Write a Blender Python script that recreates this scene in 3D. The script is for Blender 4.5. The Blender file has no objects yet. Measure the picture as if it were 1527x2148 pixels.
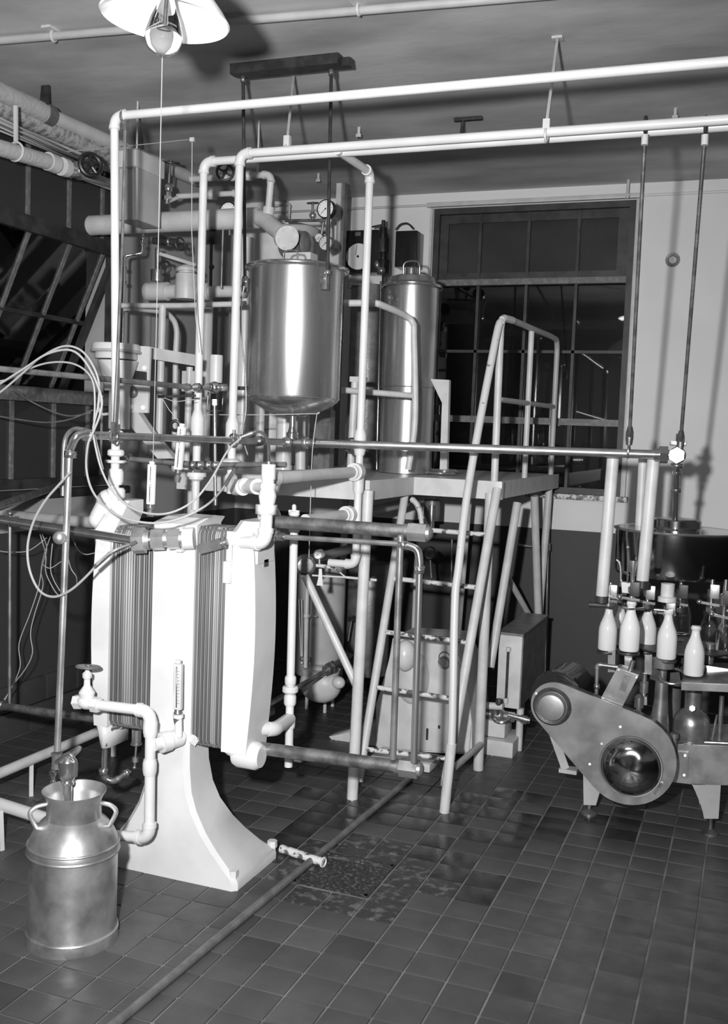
import bpy, bmesh, math, random
from mathutils import Vector as V, Matrix, Quaternion
random.seed(7)
C = bpy.context.scene
col = C.collection
# ---------------------------------------------------------------- camera
H = 1.9                                   # camera height (m)
F = 2145.09                               # focal length for a 1527 px wide frame
RR = [(0.93482, 0.35820, 0.03737), (0.06158, -0.05674, -0.99649), (-0.35482, 0.93384, -0.07510)]
right, down, fwd = [V(r).normalized() for r in RR]
right = (right - fwd * right.dot(fwd)).normalized(); down = fwd.cross(right).normalized()
cd = bpy.data.cameras.new('camera'); cam = bpy.data.objects.new('camera', cd); col.objects.link(cam)
cd.sensor_fit = 'HORIZONTAL'; cd.sensor_width = 36; cd.lens = F / 1527 * 36; cd.clip_start = .05
m = Matrix.Identity(4)
for i in range(3):
    m[i][0] = right[i]; m[i][1] = -down[i]; m[i][2] = -fwd[i]
m[2][3] = H
cam.matrix_world = m
C.camera = cam
# ---------------------------------------------------------------- light and exposure
w = bpy.data.worlds.new('night'); C.world = w; w.use_nodes = True
w.node_tree.nodes['Background'].inputs[0].default_value = (.75, .75, .75, 1)
w.node_tree.nodes['Background'].inputs[1].default_value = .05
fl = bpy.data.lights.new('flash_gun', 'SPOT'); fl.energy = 1220; fl.shadow_soft_size = .045; fl.spot_size = math.radians(100); fl.spot_blend = 1.
flo = bpy.data.objects.new('flash_gun', fl); flo.location = (-.34, .05, 2.08); col.objects.link(flo)
flo.rotation_euler = (V((-2.6, 5.0, 1.95)) - flo.location).to_track_quat('-Z', 'Y').to_euler()
rm = bpy.data.lights.new('fill_light', 'AREA'); rm.shape = 'DISK'; rm.size = 1.1; rm.energy = 42  # unseen soft fill, added to raise the ambient light of the room
rmo = bpy.data.objects.new('fill_light', rm); rmo.location = (-1.3, 1.2, 3.6); col.objects.link(rmo)
C.view_settings.view_transform = 'Standard'; C.view_settings.look = 'None'
C.view_settings.exposure = 0; C.view_settings.gamma = 1; C.view_settings.use_curve_mapping = False

def ray(x, y): return right * (x - 763.5) + down * (y - 1074) + fwd * F
def P(x, y, Y):                            # point of the room seen at a pixel, at depth Y
    d = ray(x, y); return d * (Y / d.y) + V((0, 0, H))
def PX(x, y, X): d = ray(x, y); return d * (X / d.x) + V((0, 0, H))
def PZ(x, y, z=0.): d = ray(x, y); return d * ((z - H) / d.z) + V((0, 0, H))
def pr(p):
    c = V(p) - V((0, 0, H)); k = c.dot(fwd); return 763.5 + F * c.dot(right) / k, 1074 + F * c.dot(down) / k
def S(px, p): return px * (V(p) - V((0, 0, H))).dot(fwd) / F
# ---------------------------------------------------------------- materials
MT = {}
def mat(n, c, rough=.5, metal=0., noise=0., scale=6., bump=0., bscale=60., c2=None, thr=(.4, .6), trans=0., stretch=(1, 1, 1), coat=0., aniso=0., spec=.5):
    M = bpy.data.materials.new(n); M.use_nodes = True; t = M.node_tree; b = t.nodes['Principled BSDF']
    b.inputs['Base Color'].default_value = (c, c, c, 1); b.inputs['Roughness'].default_value = rough
    b.inputs['Metallic'].default_value = metal; b.inputs['Transmission Weight'].default_value = trans
    b.inputs['Coat Weight'].default_value = coat; b.inputs['Anisotropic'].default_value = aniso
    b.inputs['Specular IOR Level'].default_value = spec
    g = t.nodes.new('ShaderNodeNewGeometry'); mp = t.nodes.new('ShaderNodeMapping'); t.links.new(g.outputs['Position'], mp.inputs[0])
    mp.inputs['Scale'].default_value = stretch
    if c2 is not None:
        n1 = t.nodes.new('ShaderNodeTexNoise'); n1.inputs['Scale'].default_value = scale; n1.inputs['Detail'].default_value = 6
        t.links.new(mp.outputs[0], n1.inputs[0]); r = t.nodes.new('ShaderNodeValToRGB')
        r.color_ramp.elements[0].position = thr[0]; r.color_ramp.elements[1].position = thr[1]
        r.color_ramp.elements[0].color = (c, c, c, 1); r.color_ramp.elements[1].color = (c2, c2, c2, 1)
        t.links.new(n1.outputs[0], r.inputs[0]); t.links.new(r.outputs[0], b.inputs['Base Color'])
    if noise:
        n3 = t.nodes.new('ShaderNodeTexNoise'); n3.inputs['Scale'].default_value = scale * 2; t.links.new(mp.outputs[0], n3.inputs[0])
        mr = t.nodes.new('ShaderNodeMapRange'); mr.inputs[3].default_value = max(.02, rough - noise); mr.inputs[4].default_value = rough + noise
        t.links.new(n3.outputs[0], mr.inputs[0]); t.links.new(mr.outputs[0], b.inputs['Roughness'])
    if bump:
        n2 = t.nodes.new('ShaderNodeTexNoise'); n2.inputs['Scale'].default_value = bscale; n2.inputs['Detail'].default_value = 3
        t.links.new(mp.outputs[0], n2.inputs[0]); bb = t.nodes.new('ShaderNodeBump'); bb.inputs['Strength'].default_value = bump; bb.inputs['Distance'].default_value = .01
        t.links.new(n2.outputs[0], bb.inputs['Height']); t.links.new(bb.outputs[0], b.inputs['Normal'])
    MT[n] = M; return M
mat('white_enamel', .66, .33, c2=.6, scale=5, bump=.05, bscale=30)
mat('grey_enamel', .46, .4, c2=.40, scale=7, bump=.05, bscale=30)
mat('pale_paint', .60, .42, c2=.52, scale=9, bump=.06, bscale=30)
mat('chipped_paint', .6, .45, c2=.1, scale=26, thr=(.5, .56), bump=.3, bscale=26)
mat('speck_paint', .6, .42, c2=.12, scale=34, thr=(.68, .72))
mat('dark_chrome', .5, .13, 1, c2=.4, scale=4)
mat('stainless', .66, .27, .9, noise=.06, scale=5, c2=.5, stretch=(3, 3, .4))
mat('polished_steel', .62, .2, .92, c2=.52, scale=5)
mat('tinned_steel', .66, .36, .8, noise=.1, scale=9, thr=(.38, .66), c2=.30, bump=.08, bscale=14)
mat('pipe_steel', .42, .33, .75, noise=.08, scale=14, c2=.25)
mat('tarnished_steel', .30, .42, .75, noise=.1, scale=20, c2=.15, bump=.1, bscale=60)
mat('brushed_plate', .38, .38, .7, noise=.12, scale=10, c2=.24, bump=.06, bscale=12)
mat('cast_grey', .22, .4, .35, c2=.16, scale=14, bump=.1, bscale=80)
mat('plate_metal', .20, .5, .15, c2=.26, scale=30, stretch=(1, 1, .06))
mat('plate_dark', .10, .5, .15, c2=.14, scale=30, stretch=(1, 1, .06))
mat('plate_light', .36, .5, .2, c2=.31, scale=12, stretch=(1, 1, .1))
mat('black_enamel', .012, .3, coat=.3)
mat('black_iron', .03, .45, .2, c2=.05, scale=20)
mat('rubber_hose', .33, .45)
mat('thin_wire', .42, .5)
mat('cotton_string', .42, .8)
mat('dial_face', .8, .6)
mat('paper', .7, .8)
mat('milk', .74, .12, coat=.6)
mat('glass', .95, .03, trans=1.)
mat('window_glass', .6, .02, trans=1.)
mat('night_pane', .035, .25)
mat('tinted_pane', .04, .12, c2=.05, scale=3)
mat('window_paint', .022, .5, c2=.045, scale=9)
mat('window_bar', .13, .5, c2=.2, scale=30, thr=(.45, .65))
mat('ceiling_plaster', .62, .8, c2=.38, scale=1.3, thr=(.35, .68), bump=.12, bscale=9, stretch=(1, 2.2, 1))
mat('grout', .23, .8, c2=.10, scale=5, thr=(.35, .7), bump=.3, bscale=90)
mat('shade_enamel', .85, .25, coat=.4)
mat('insulation', .46, .75, c2=.42, scale=9, bump=.5, bscale=40)
mat('rusty_insulation', .42, .8, c2=.16, scale=30, thr=(.45, .65), bump=.5, bscale=60)
mat('milk_glass', .62, .25)
mat('drain_iron', .05, .4, .5, c2=.16, scale=60, thr=(.5, .65), bump=.6, bscale=80)
mat('cloth', .5, .9, bump=.3, bscale=30)

def wallmat(n, split, lo, hi, lo2, hi2):
    M = mat(n, hi); t = M.node_tree; b = t.nodes['Principled BSDF']
    g = t.nodes.new('ShaderNodeNewGeometry'); s = t.nodes.new('ShaderNodeSeparateXYZ'); t.links.new(g.outputs['Position'], s.inputs[0])
    no = t.nodes.new('ShaderNodeTexNoise'); no.inputs['Scale'].default_value = 3; no.inputs['Detail'].default_value = 8; t.links.new(g.outputs['Position'], no.inputs[0])
    def rp(a, c):
        r = t.nodes.new('ShaderNodeMix'); r.data_type = 'RGBA'; r.inputs['A'].default_value = (a, a, a, 1); r.inputs['B'].default_value = (c, c, c, 1)
        t.links.new(no.outputs[0], r.inputs['Factor']); return r
    A, B = rp(lo, lo2), rp(hi, hi2)
    gt = t.nodes.new('ShaderNodeMath'); gt.operation = 'GREATER_THAN'; gt.inputs[1].default_value = split; t.links.new(s.outputs[2], gt.inputs[0])
    mx = t.nodes.new('ShaderNodeMix'); mx.data_type = 'RGBA'; t.links.new(gt.outputs[0], mx.inputs['Factor'])
    t.links.new(A.outputs['Result'], mx.inputs['A']); t.links.new(B.outputs['Result'], mx.inputs['B']); t.links.new(mx.outputs['Result'], b.inputs['Base Color'])
    b.inputs['Roughness'].default_value = .6
    n2 = t.nodes.new('ShaderNodeTexNoise'); n2.inputs['Scale'].default_value = 14; bb = t.nodes.new('ShaderNodeBump'); bb.inputs['Strength'].default_value = .12; bb.inputs['Distance'].default_value = .01
    t.links.new(g.outputs['Position'], n2.inputs[0]); t.links.new(n2.outputs[0], bb.inputs['Height']); t.links.new(bb.outputs[0], b.inputs['Normal'])
wallmat('wall_paint', 1.245, .04, .82, .055, .70)
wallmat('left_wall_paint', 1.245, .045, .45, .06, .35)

# ---------------------------------------------------------------- geometry helpers
def rotz(v): return V((0, 0, 1)).rotation_difference(V(v).normalized()).to_matrix().to_4x4()
class G:
    def __init__(s): s.b = bmesh.new()
    def box(s, c, d, rot=None, bev=0.):
        M = Matrix.Translation(V(c)) @ (rot.to_4x4() if rot is not None else Matrix.Identity(4)) @ Matrix.Diagonal((d[0], d[1], d[2], 1))
        r = bmesh.ops.create_cube(s.b, size=1, matrix=M)
        if bev:
            es = list({e for v in r['verts'] for e in v.link_edges})
            bmesh.ops.bevel(s.b, geom=es, offset=bev, segments=2, affect='EDGES', profile=.7)
        return s
    def bar(s, a, b, wx, wy, up=(0, 0, 1), bev=0.):          # a square bar from a to b
        a, b = V(a), V(b); z = (b - a); L = z.length; z.normalize(); x = V(up).cross(z)
        x = x.normalized() if x.length > 1e-4 else V((1, 0, 0)); y = z.cross(x)
        R = Matrix((x, y, z)).transposed()
        return s.box((a + b) / 2, (wx, wy, L), R, bev)
    def cyl(s, a, b, r, r2=None, n=20, cap=True):
        a, b = V(a), V(b); r2 = r if r2 is None else r2
        M = Matrix.Translation((a + b) / 2) @ rotz(b - a)
        bmesh.ops.create_cone(s.b, cap_ends=cap, segments=n, radius1=r, radius2=r2, depth=(b - a).length, matrix=M); return s
    def ball(s, c, r, sc=(1, 1, 1), n=16):
        bmesh.ops.create_uvsphere(s.b, u_segments=n, v_segments=max(8, n // 2 + 2), radius=r, matrix=Matrix.Translation(V(c)) @ Matrix.Diagonal((sc[0], sc[1], sc[2], 1))); return s
    def lathe(s, c, prof, ax=(0, 0, 1), n=36):                # prof: [(radius, height)...]
        M = Matrix.Translation(V(c)) @ rotz(ax); rings = []
        for r, h in prof:
            if r < 1e-5: rings.append([s.b.verts.new(M @ V((0, 0, h)))])
            else: rings.append([s.b.verts.new(M @ V((r * math.cos(k * math.tau / n), r * math.sin(k * math.tau / n), h))) for k in range(n)])
        for A, B in zip(rings, rings[1:]):
            for k in range(n):
                l = (k + 1) % n
                f = [A[k % len(A)], A[l % len(A)], B[l % len(B)], B[k % len(B)]]; f = list(dict.fromkeys(f))
                if len(f) > 2:
                    try: s.b.faces.new(f)
                    except ValueError: pass
        return s
    def tube(s, pts, r, n=12, closed=False):
        pts = [V(p) for p in pts]; N = len(pts); q = None; rings = []; rs = r if isinstance(r, (list, tuple)) else [r] * N
        for i, p in enumerate(pts):
            if closed: t = pts[(i + 1) % N] - pts[i - 1]
            else: t = pts[min(i + 1, N - 1)] - pts[max(i - 1, 0)]
            t.normalize()
            if q is None:
                x = t.orthogonal().normalized()
            else:
                x = (x - t * x.dot(t)).normalized()
            q = t; y = t.cross(x)
            rings.append([s.b.verts.new(p + (x * math.cos(k * math.tau / n) + y * math.sin(k * math.tau / n)) * rs[i]) for k in range(n)])
        pairs = list(zip(rings, rings[1:])) + ([(rings[-1], rings[0])] if closed else [])
        for A, B in pairs:
            for k in range(n): s.b.faces.new((A[k], A[(k + 1) % n], B[(k + 1) % n], B[k]))
        if not closed: s.b.faces.new(rings[0][::-1]); s.b.faces.new(rings[-1])
        return s
    def prism(s, poly, d):                                    # poly: 3-D points, extruded by vector d
        a = [s.b.verts.new(V(p)) for p in poly]; b = [s.b.verts.new(V(p) + V(d)) for p in poly]; n = len(a)
        s.b.faces.new(a); s.b.faces.new(b[::-1])
        for k in range(n): s.b.faces.new((a[k], b[k], b[(k + 1) % n], a[(k + 1) % n]))
        return s
    def loft(s, rings):
        R = [[s.b.verts.new(V(p)) for p in r] for r in rings]; n = len(R[0])
        for A, B in zip(R, R[1:]):
            for k in range(n): s.b.faces.new((A[k], A[(k + 1) % n], B[(k + 1) % n], B[k]))
        s.b.faces.new(R[0][::-1]); s.b.faces.new(R[-1]); return s
    def ring(s, c, R, r, ax=(0, 0, 1), n=28, m=8):
        M = Matrix.Translation(V(c)) @ rotz(ax)
        return s.tube([M @ V((R * math.cos(k * math.tau / n), R * math.sin(k * math.tau / n), 0)) for k in range(n)], r, m, True)
    def wheel(s, c, R, ax=(0, 0, 1), spokes=4, r=None):
        r = r or R * .13; M = Matrix.Translation(V(c)) @ rotz(ax); s.ring(c, R, r, ax, 24, 8)
        for k in range(spokes):
            a = k * math.tau / spokes; s.cyl(c, M @ V((R * math.cos(a), R * math.sin(a), 0)), r * .8, n=8)
        return s.cyl(M @ V((0, 0, -r * 1.3)), M @ V((0, 0, r * 1.6)), R * .26, n=12)
    def hexn(s, a, b, r): return s.cyl(a, b, r, n=6)

def fin(name, g, mt, parent=None, loc=None):
    bm = g.b
    bmesh.ops.recalc_face_normals(bm, faces=bm.faces)
    if loc is not None: bmesh.ops.translate(bm, verts=bm.verts, vec=-V(loc))
    for f in bm.faces: f.smooth = len(f.verts) <= 4
    for e in bm.edges:
        if len(e.link_faces) == 2 and e.calc_face_angle(0) > .62: e.smooth = False
    me = bpy.data.meshes.new(name); bm.to_mesh(me); bm.free(); me.materials.append(MT[mt])
    o = bpy.data.objects.new(name, me); col.objects.link(o)
    if parent is not None: o.parent = parent
    return o
class T:                                                       # one thing: an Empty at its base that parents its parts
    def __init__(s, name, label, cat, loc, group=None):
        s.loc = V(loc); o = bpy.data.objects.new(name, None); col.objects.link(o); o.location = s.loc; o.empty_display_size = .05
        o['label'] = label; o['category'] = cat
        if group: o['group'] = group
        s.o = o
    def p(s, name, g, mt='white_enamel', label=None, sub=None):
        o = fin(name, g, mt, sub or s.o, s.loc)
        if label: o['label'] = label
        return o
    def pipe(s, pts, r, mt='white_enamel', bend=2.2, er=1.22, name='pipe', en='elbow', emt=None, n=16, sub=None):
        pts = [V(p) for p in pts]; N = len(pts); ends = []; a = pts[0]; emt = emt or mt; last = None
        for i in range(1, N):
            b = pts[i]; d = (b - pts[i - 1]).normalized()
            if i < N - 1:
                d2 = (pts[i + 1] - b).normalized(); cut = r * bend; cut = min(cut, (b - a).length * .9, (pts[i + 1] - b).length * .45)
                e0, e1 = b - d * cut, b + d2 * cut
                last = s.p(name, G().cyl(a, e0, r, n=n), mt, sub=sub)
                path = []
                for k in range(7):
                    u = k / 6; path.append(e0 * (1 - u) ** 2 + b * 2 * u * (1 - u) + e1 * u * u)
                g = G().tube(path, r * er, n)
                if er > 1.1: g.cyl(e0 - d * r * .5, e0 + d * r * .3, r * er * 1.1, n=n).cyl(e1 - d2 * r * .3, e1 + d2 * r * .5, r * er * 1.1, n=n)
                s.p(en, g, emt, sub=sub); a = e1
            else: last = s.p(name, G().cyl(a, b, r, n=n), mt, sub=sub)
        return last
def single(name, label, cat, g, mt, loc, group=None):
    o = fin(name, g, mt, None, loc); o.location = V(loc); o['label'] = label; o['category'] = cat
    if group: o['group'] = group
    return o
def struct(name, g, mt, parent=None, loc=(0, 0, 0)):
    o = fin(name, g, mt, parent)
    if parent is None: o['kind'] = 'structure'
    return o
def lerp(a, b, t): return V(a) * (1 - t) + V(b) * t
def curve(pts, k=5):                                           # smooth Catmull-Rom path
    pts = [V(p) for p in pts]; out = []
    for i in range(len(pts) - 1):
        p0, p1, p2, p3 = pts[max(i - 1, 0)], pts[i], pts[i + 1], pts[min(i + 2, len(pts) - 1)]
        for j in range(k):
            t = j / k; out.append(.5 * ((2 * p1) + (p2 - p0) * t + (2 * p0 - 5 * p1 + 4 * p2 - p3) * t * t + (3 * p1 - p0 - 3 * p2 + p3) * t ** 3))
    return out + [pts[-1]]

# ================================================================ THE ROOM
YB, ZC, XL, XR, YF = 7.7, 3.78, -4.1, 2.6, -1.6
wx0, wx1, wz0, wz1 = -2.44, -.915, 1.52, 3.665
g = G().box(((XL + wx0) / 2 - .1, YB + .15, ZC / 2), (wx0 - XL + .2, .3, ZC)).box(((wx1 + XR) / 2, YB + .15, ZC / 2), (XR - wx1, .3, ZC))
g.box(((wx0 + wx1) / 2, YB + .15, wz0 / 2), (wx1 - wx0, .3, wz0)).box(((wx0 + wx1) / 2, YB + .15, (wz1 + ZC) / 2), (wx1 - wx0, .3, ZC - wz1))
wb = struct('wall_back', g, 'wall_paint')
struct('trim_1', G().cyl((XL, YB - .012, 3.69), (XR, YB - .012, 3.69), .010, n=8), 'wall_paint')
# left wall with its band of steel windows
lz0, lz1, ly0, ly1 = 1.5, 3.62, 2.6, 6.0
g = G().box((XL - .15, (YF + ly0) / 2, ZC / 2), (.3, ly0 - YF, ZC)).box((XL - .15, (ly1 + YB) / 2, ZC / 2), (.3, YB - ly1, ZC))
g.box((XL - .15, (ly0 + ly1) / 2, lz0 / 2), (.3, ly1 - ly0, lz0)).box((XL - .15, (ly0 + ly1) / 2, (lz1 + ZC) / 2), (.3, ly1 - ly0, ZC - lz1))
wl = struct('wall_left', g, 'left_wall_paint')
struct('wall_right', G().box((XR + .15, (YF + YB) / 2, ZC / 2), (.3, YB - YF, ZC)), 'wall_paint')
struct('wall_front', G().box(((XL + XR) / 2, YF - .15, ZC / 2), (XR - XL, .3, ZC)), 'wall_paint')
struct('ceiling', G().box(((XL + XR) / 2, (YF + YB) / 2, ZC + .1), (XR - XL + .6, YB - YF + .6, .2)), 'ceiling_plaster')
flo_ = struct('floor', G().box(((XL + XR) / 2, (YF + YB) / 2, -.054), (XR - XL + .6, YB - YF + .6, .1)), 'grout')
# quarry tiles, one object each near the camera, the far ones joined
TP, TX, TY = .1587, -1.058, 3.352
def tilemat(n, c, c2, ro):
    mat(n, c, ro, noise=.12, scale=7, c2=c2, thr=(.35, .7), bump=.12, bscale=30)
tilemat('quarry_tile', .085, .066, .5); tilemat('dark_quarry_tile', .062, .048, .46); tilemat('worn_quarry_tile', .105, .078, .5); tilemat('wet_quarry_tile', .026, .042, .24)
mat('limed_quarry_tile', .04, .4, c2=.14, scale=22, thr=(.5, .66), bump=.3, bscale=50)
def tmesh(mt):
    bm = G().box((0, 0, 0), (TP - .009, TP - .009, .012), bev=.0022)
    o = fin('tile', bm, mt); me = o.data; bpy.data.objects.remove(o); return me
tms = [tmesh(k) for k in ('quarry_tile', 'quarry_tile', 'dark_quarry_tile', 'worn_quarry_tile', 'wet_quarry_tile', 'limed_quarry_tile')]
cells = []
drain_c = PZ(722, 1832)
for i in range(-21, 23):
    for j in range(-26, 28):
        cx, cy = TX + (i + .5) * TP, TY + (j + .5) * TP
        if cy > YB or cx < XL or cx > XR: continue
        if abs(cx - drain_c.x) < .17 and abs(cy - drain_c.y) < .17: continue
        v = V((cx, cy, 0)); k = (v - V((0, 0, H))).dot(fwd)
        x, y = pr(v) if k > .5 else (-999, -999)
        inn = -40 < x < 1560 and 1300 < y < 2200
        cells.append((not inn, k, cx, cy))
cells.sort()
far = G(); n = 0
for out, k, cx, cy in cells:
    wet = math.hypot((cx + 1.45) / .55, (cy - 4.4) / .75) < 1 or math.hypot((cx + 1.5) / 1.1, (cy - 5.2) / .45) < 1
    if n < 300 and not out:
        me = tms[4] if wet and random.random() < .75 else tms[random.choice((0, 0, 0, 1, 1, 2, 3))]
        dd = math.hypot(cx - drain_c.x - .05, cy - drain_c.y)
        if dd < .38 and random.random() < .7: me = tms[5]
        o = bpy.data.objects.new('tile', me); col.objects.link(o); o.parent = flo_
        o.location = (cx, cy, -.0045 + random.uniform(-.0006, .0006)); o.rotation_euler = (random.uniform(-.003, .003), random.uniform(-.003, .003), 0); n += 1
    elif cy > -1.5: far.box((cx, cy, -.0045), (TP - .009, TP - .009, .012))
o = fin('tile_field', far, 'dark_quarry_tile', flo_); o['kind'] = 'stuff'
# patches of dried lime and grout residue round the drain
# glazed blocks at the foot of the left wall
for r in range(2):
    for c in range(7):
        y0 = 4.3 + c * .31 + (r % 2) * .15
        fin('block', G().box((XL + .008, y0, .08 + r * .165), (.03, .3, .155), bev=.006), 'dark_quarry_tile', wl)

# ---- back window
gl = G
wn = struct('window_1', G().box(((wx0 + wx1) / 2, YB + .06, wz1 - .02), (wx1 - wx0, .10, .05)).box(((wx0 + wx1) / 2, YB + .06, wz0 + .02), (wx1 - wx0, .10, .05))
            .box((wx0 + .02, YB + .06, (wz0 + wz1) / 2), (.05, .096, wz1 - wz0 - .02)).box((wx1 - .02, YB + .06, (wz0 + wz1) / 2), (.05, .096, wz1 - wz0 - .02)), 'window_paint')
struct('window_casing', G().box(((wx0 + wx1) / 2, YB - .02, wz1 + .022), (wx1 - wx0 + .1, .05, .035), bev=.008).box((wx1 + .022, YB - .02, (wz0 + wz1) / 2), (.035, .05, wz1 - wz0), bev=.008)
       .box((wx0 - .012, YB - .01, (wz0 + wz1) / 2), (.02, .03, wz1 - wz0)), 'pale_paint', wn)
fin('sill', G().box(((wx0 + wx1) / 2, YB - .01, wz0 - .02), (wx1 - wx0 + .12, .12, .04), bev=.008), 'chipped_paint', wn)
t1, t2 = 3.10, 2.055
fin('transom', G().box(((wx0 + wx1) / 2, YB + .04, t1), (wx1 - wx0 - .04, .05, .045)), 'window_bar', wn)
fin('transom', G().box(((wx0 + wx1) / 2, YB + .04, t2), (wx1 - wx0 - .04, .05, .05)), 'window_bar', wn)
xs = [wx0 + .04, -2.075, -1.70, -1.325, wx1 - .04]
fin('sash', G().box(((wx0 + wx1) / 2, YB + .075, wz1 - .075), (wx1 - wx0 - .08, .04, .07)).box(((wx0 + wx1) / 2, YB + .075, t1 + .05), (wx1 - wx0 - .08, .04, .05))
    .box((wx0 + .075, YB + .074, (wz1 + t1) / 2), (.07, .04, wz1 - t1 - .05)).box((wx1 - .085, YB + .074, (wz1 + t1) / 2), (.08, .04, wz1 - t1 - .05)), 'window_paint', wn)
for a, b in ((t1 + .02, wz1 - .04), (t2 + .02, t1 - .02), (wz0 + .04, t2 - .02)):
    for x in xs[1:-1]:
        fin('mullion', G().box((x, YB + .06, (a + b) / 2), (.022, .03, b - a)), 'window_paint', wn)
    rows = [(a, b)] if a != t2 + .02 else [(a, (a + b) / 2), ((a + b) / 2, b)]
    if len(rows) > 1: fin('glazing_bar', G().box(((wx0 + wx1) / 2, YB + .06, (a + b) / 2), (wx1 - wx0 - .06, .03, .022)), 'window_paint', wn)
    for (z0, z1) in rows:
        for x0, x1 in zip(xs, xs[1:]):
            fin('pane', G().box(((x0 + x1) / 2, YB + .075, (z0 + z1) / 2), (x1 - x0 - .004, .005, z1 - z0 - .004)), 'tinted_pane' if a > t1 else 'window_glass', wn)
struct('night_backing', G().box(((wx0 + wx1) / 2, YB + .5, 2.6), (2.4, .02, 3)), 'black_enamel', wn)
# ---- left windows
wn2 = struct('window_2', G().box((XL - .05, (ly0 + ly1) / 2, lz0 + .03), (.12, ly1 - ly0, .06)).box((XL - .05, (ly0 + ly1) / 2, lz1 - .03), (.12, ly1 - ly0, .06))
             .box((XL - .05, ly1 - .03, (lz0 + lz1) / 2), (.1, .06, lz1 - lz0)).box((XL - .05, ly0 + .03, (lz0 + lz1) / 2), (.1, .06, lz1 - lz0)), 'window_paint')
fin('rail', G().box((XL - .04, (ly0 + ly1) / 2, 3.09), (.06, ly1 - ly0, .075)), 'window_paint', wn2)
fin('rail', G().box((XL - .01, (ly0 + ly1) / 2, 2.07), (.09, ly1 - ly0, .09), bev=.02), 'window_bar', wn2)
fin('rail', G().box((XL + .02, (ly0 + ly1) / 2, 1.47), (.14, ly1 - ly0, .05), bev=.01), 'window_paint', wn2)
my = [2.9, 3.28, 3.62, 3.97, 4.33, 4.70, 5.06, 5.45, 5.80]
for y in my:
    if y > 4.5:
        fin('mullion', G().box((XL - .04, y, 3.36), (.03, .024, .46)), 'window_bar', wn2)
        fin('mullion', G().box((XL - .04, y - .12, 1.78), (.03, .024, .54)), 'window_bar', wn2)
for y0, y1 in zip(my[4:], my[5:] + [5.95]):
    fin('pane', G().box((XL - .045, (y0 + y1) / 2, 3.36), (.005, y1 - y0 - .02, .46)), 'night_pane', wn2)
    fin('pane', G().box((XL - .045, (y0 + y1) / 2 - .12, 1.78), (.005, y1 - y0 - .02, .54)), 'night_pane', wn2)
# sash swung outwards from its top edge
sh = lambda y, s: V((XL - .02 - .42 * s, y - 0, 3.05 - .93 * s))
sa = fin('open_sash', G().bar(sh(4.1, 0), sh(5.93, 0), .05, .04).bar(sh(4.1, 1), sh(5.93, 1), .05, .04).bar(sh(5.93, 0), sh(5.93, 1), .035, .05, up=(0, 1, 0)), 'window_paint', wn2)
for y in (4.33, 4.70, 5.06, 5.45, 5.80):
    fin('glazing_bar', G().bar(sh(y, .02), sh(y, .98), .024, .03, up=(0, 1, 0)), 'window_bar', sa)
fin('glazing_bar', G().bar(sh(4.1, .5), sh(5.93, .5), .03, .03), 'window_paint', sa)
for y0, y1 in zip((4.33, 4.70, 5.06, 5.45), (4.70, 5.06, 5.45, 5.80)):
    for a, b in ((.02, .49), (.51, .98)):
        fin('pane', G().prism([sh(y0 + .01, a), sh(y1 - .01, a), sh(y1 - .01, b), sh(y0 + .01, b)], (.004, 0, .002)), 'window_glass', sa)
struct('night_backing', G().box((XL - .9, 4.6, 2.5), (.02, 5, 3)), 'black_enamel', wn2)

# ================================================================ PLATE HEAT EXCHANGER
YP0, YP1 = 3.67, 3.86; YM = (YP0 + YP1) / 2
X_ = lambda px, py=1330, Y=YP0: P(px, py, Y).x
t = T('plate_press', 'white cast-iron plate heat exchanger on a flared pedestal with ribbed metal plates', 'machine', (-2.22, 3.8, 0))
xa, xb, xc, xd, xe, xf = X_(194), X_(228), X_(318), X_(405), X_(470), X_(536)
zb, zt = .60, 1.50
# pedestal
def sec(x0, x1, y0, y1, z, r=.02): return [(x0 + r, y0, z), (x1 - r, y0, z), (x1, y0 + r, z), (x1, y1 - r, z), (x1 - r, y1, z), (x0 + r, y1, z), (x0, y1 - r, z), (x0, y0 + r, z)]
prof = [(0, .345, .40), (.03, .345, .40), (.045, .338, .395), (.09, .295, .35), (.15, .24, .31), (.215, .19, .275), (.30, .142, .24), (.38, .115, .22), (.48, .104, .20), (.62, .10, .19)]
cxp = -2.235
t.p('pedestal', G().loft([sec(cxp - a, cxp + a, YP0 - .02, YP0 - .02 + b, z) for z, a, b in prof]), label='white pedestal flaring out to the floor')
for (bx, by) in ((cxp + .315, YP0 + .01), (cxp + .325, YP0 + .36), (cxp - .315, YP0 + .36)):
    t.p('anchor_bolt', G().cyl((bx, by, -.005), (bx, by, .06), .016).hexn((bx, by, .05), (bx, by, .08), .022))
# three standing frames
def frame(x0, x1, z0, z1, bulge, side):
    ps = []
    n = 12
    for k in range(n + 1):
        s = k / n; ps.append((z0 + (z1 - z0) * s, math.sin(math.pi * min(1, s * .95)) * bulge))
    sh_ = [(x1 + b, YP0, z) for z, b in ps] + [(x0, YP0, z) for z, b in ps[::-1]] if side > 0 else [(x0 - b, YP0, z) for z, b in ps] + [(x1, YP0, z) for z, b in ps[::-1]]
    gg = G().prism(sh_, (0, YP1 - YP0, 0))
    es = [e for e in gg.b.edges if abs(e.verts[0].co.y - e.verts[1].co.y) < 1e-5 and e.verts[0].co.y < YP0 + .01 and (e.calc_face_angle(0) > 1)]
    bmesh.ops.bevel(gg.b, geom=es, offset=.012, segments=3, affect='EDGES'); return gg
t.p('head_frame', frame(xa + .015, xb, .60, 1.44, .022, -1), label='thick white end frame on the left')
t.p('middle_frame', frame(xc, xd, .58, 1.50, .0, 1), label='flat white frame in the middle')
ff = t.p('follower_frame', frame(xe, xf - .03, .575, 1.49, .028, 1), label='bowed white end frame on the right')
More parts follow.
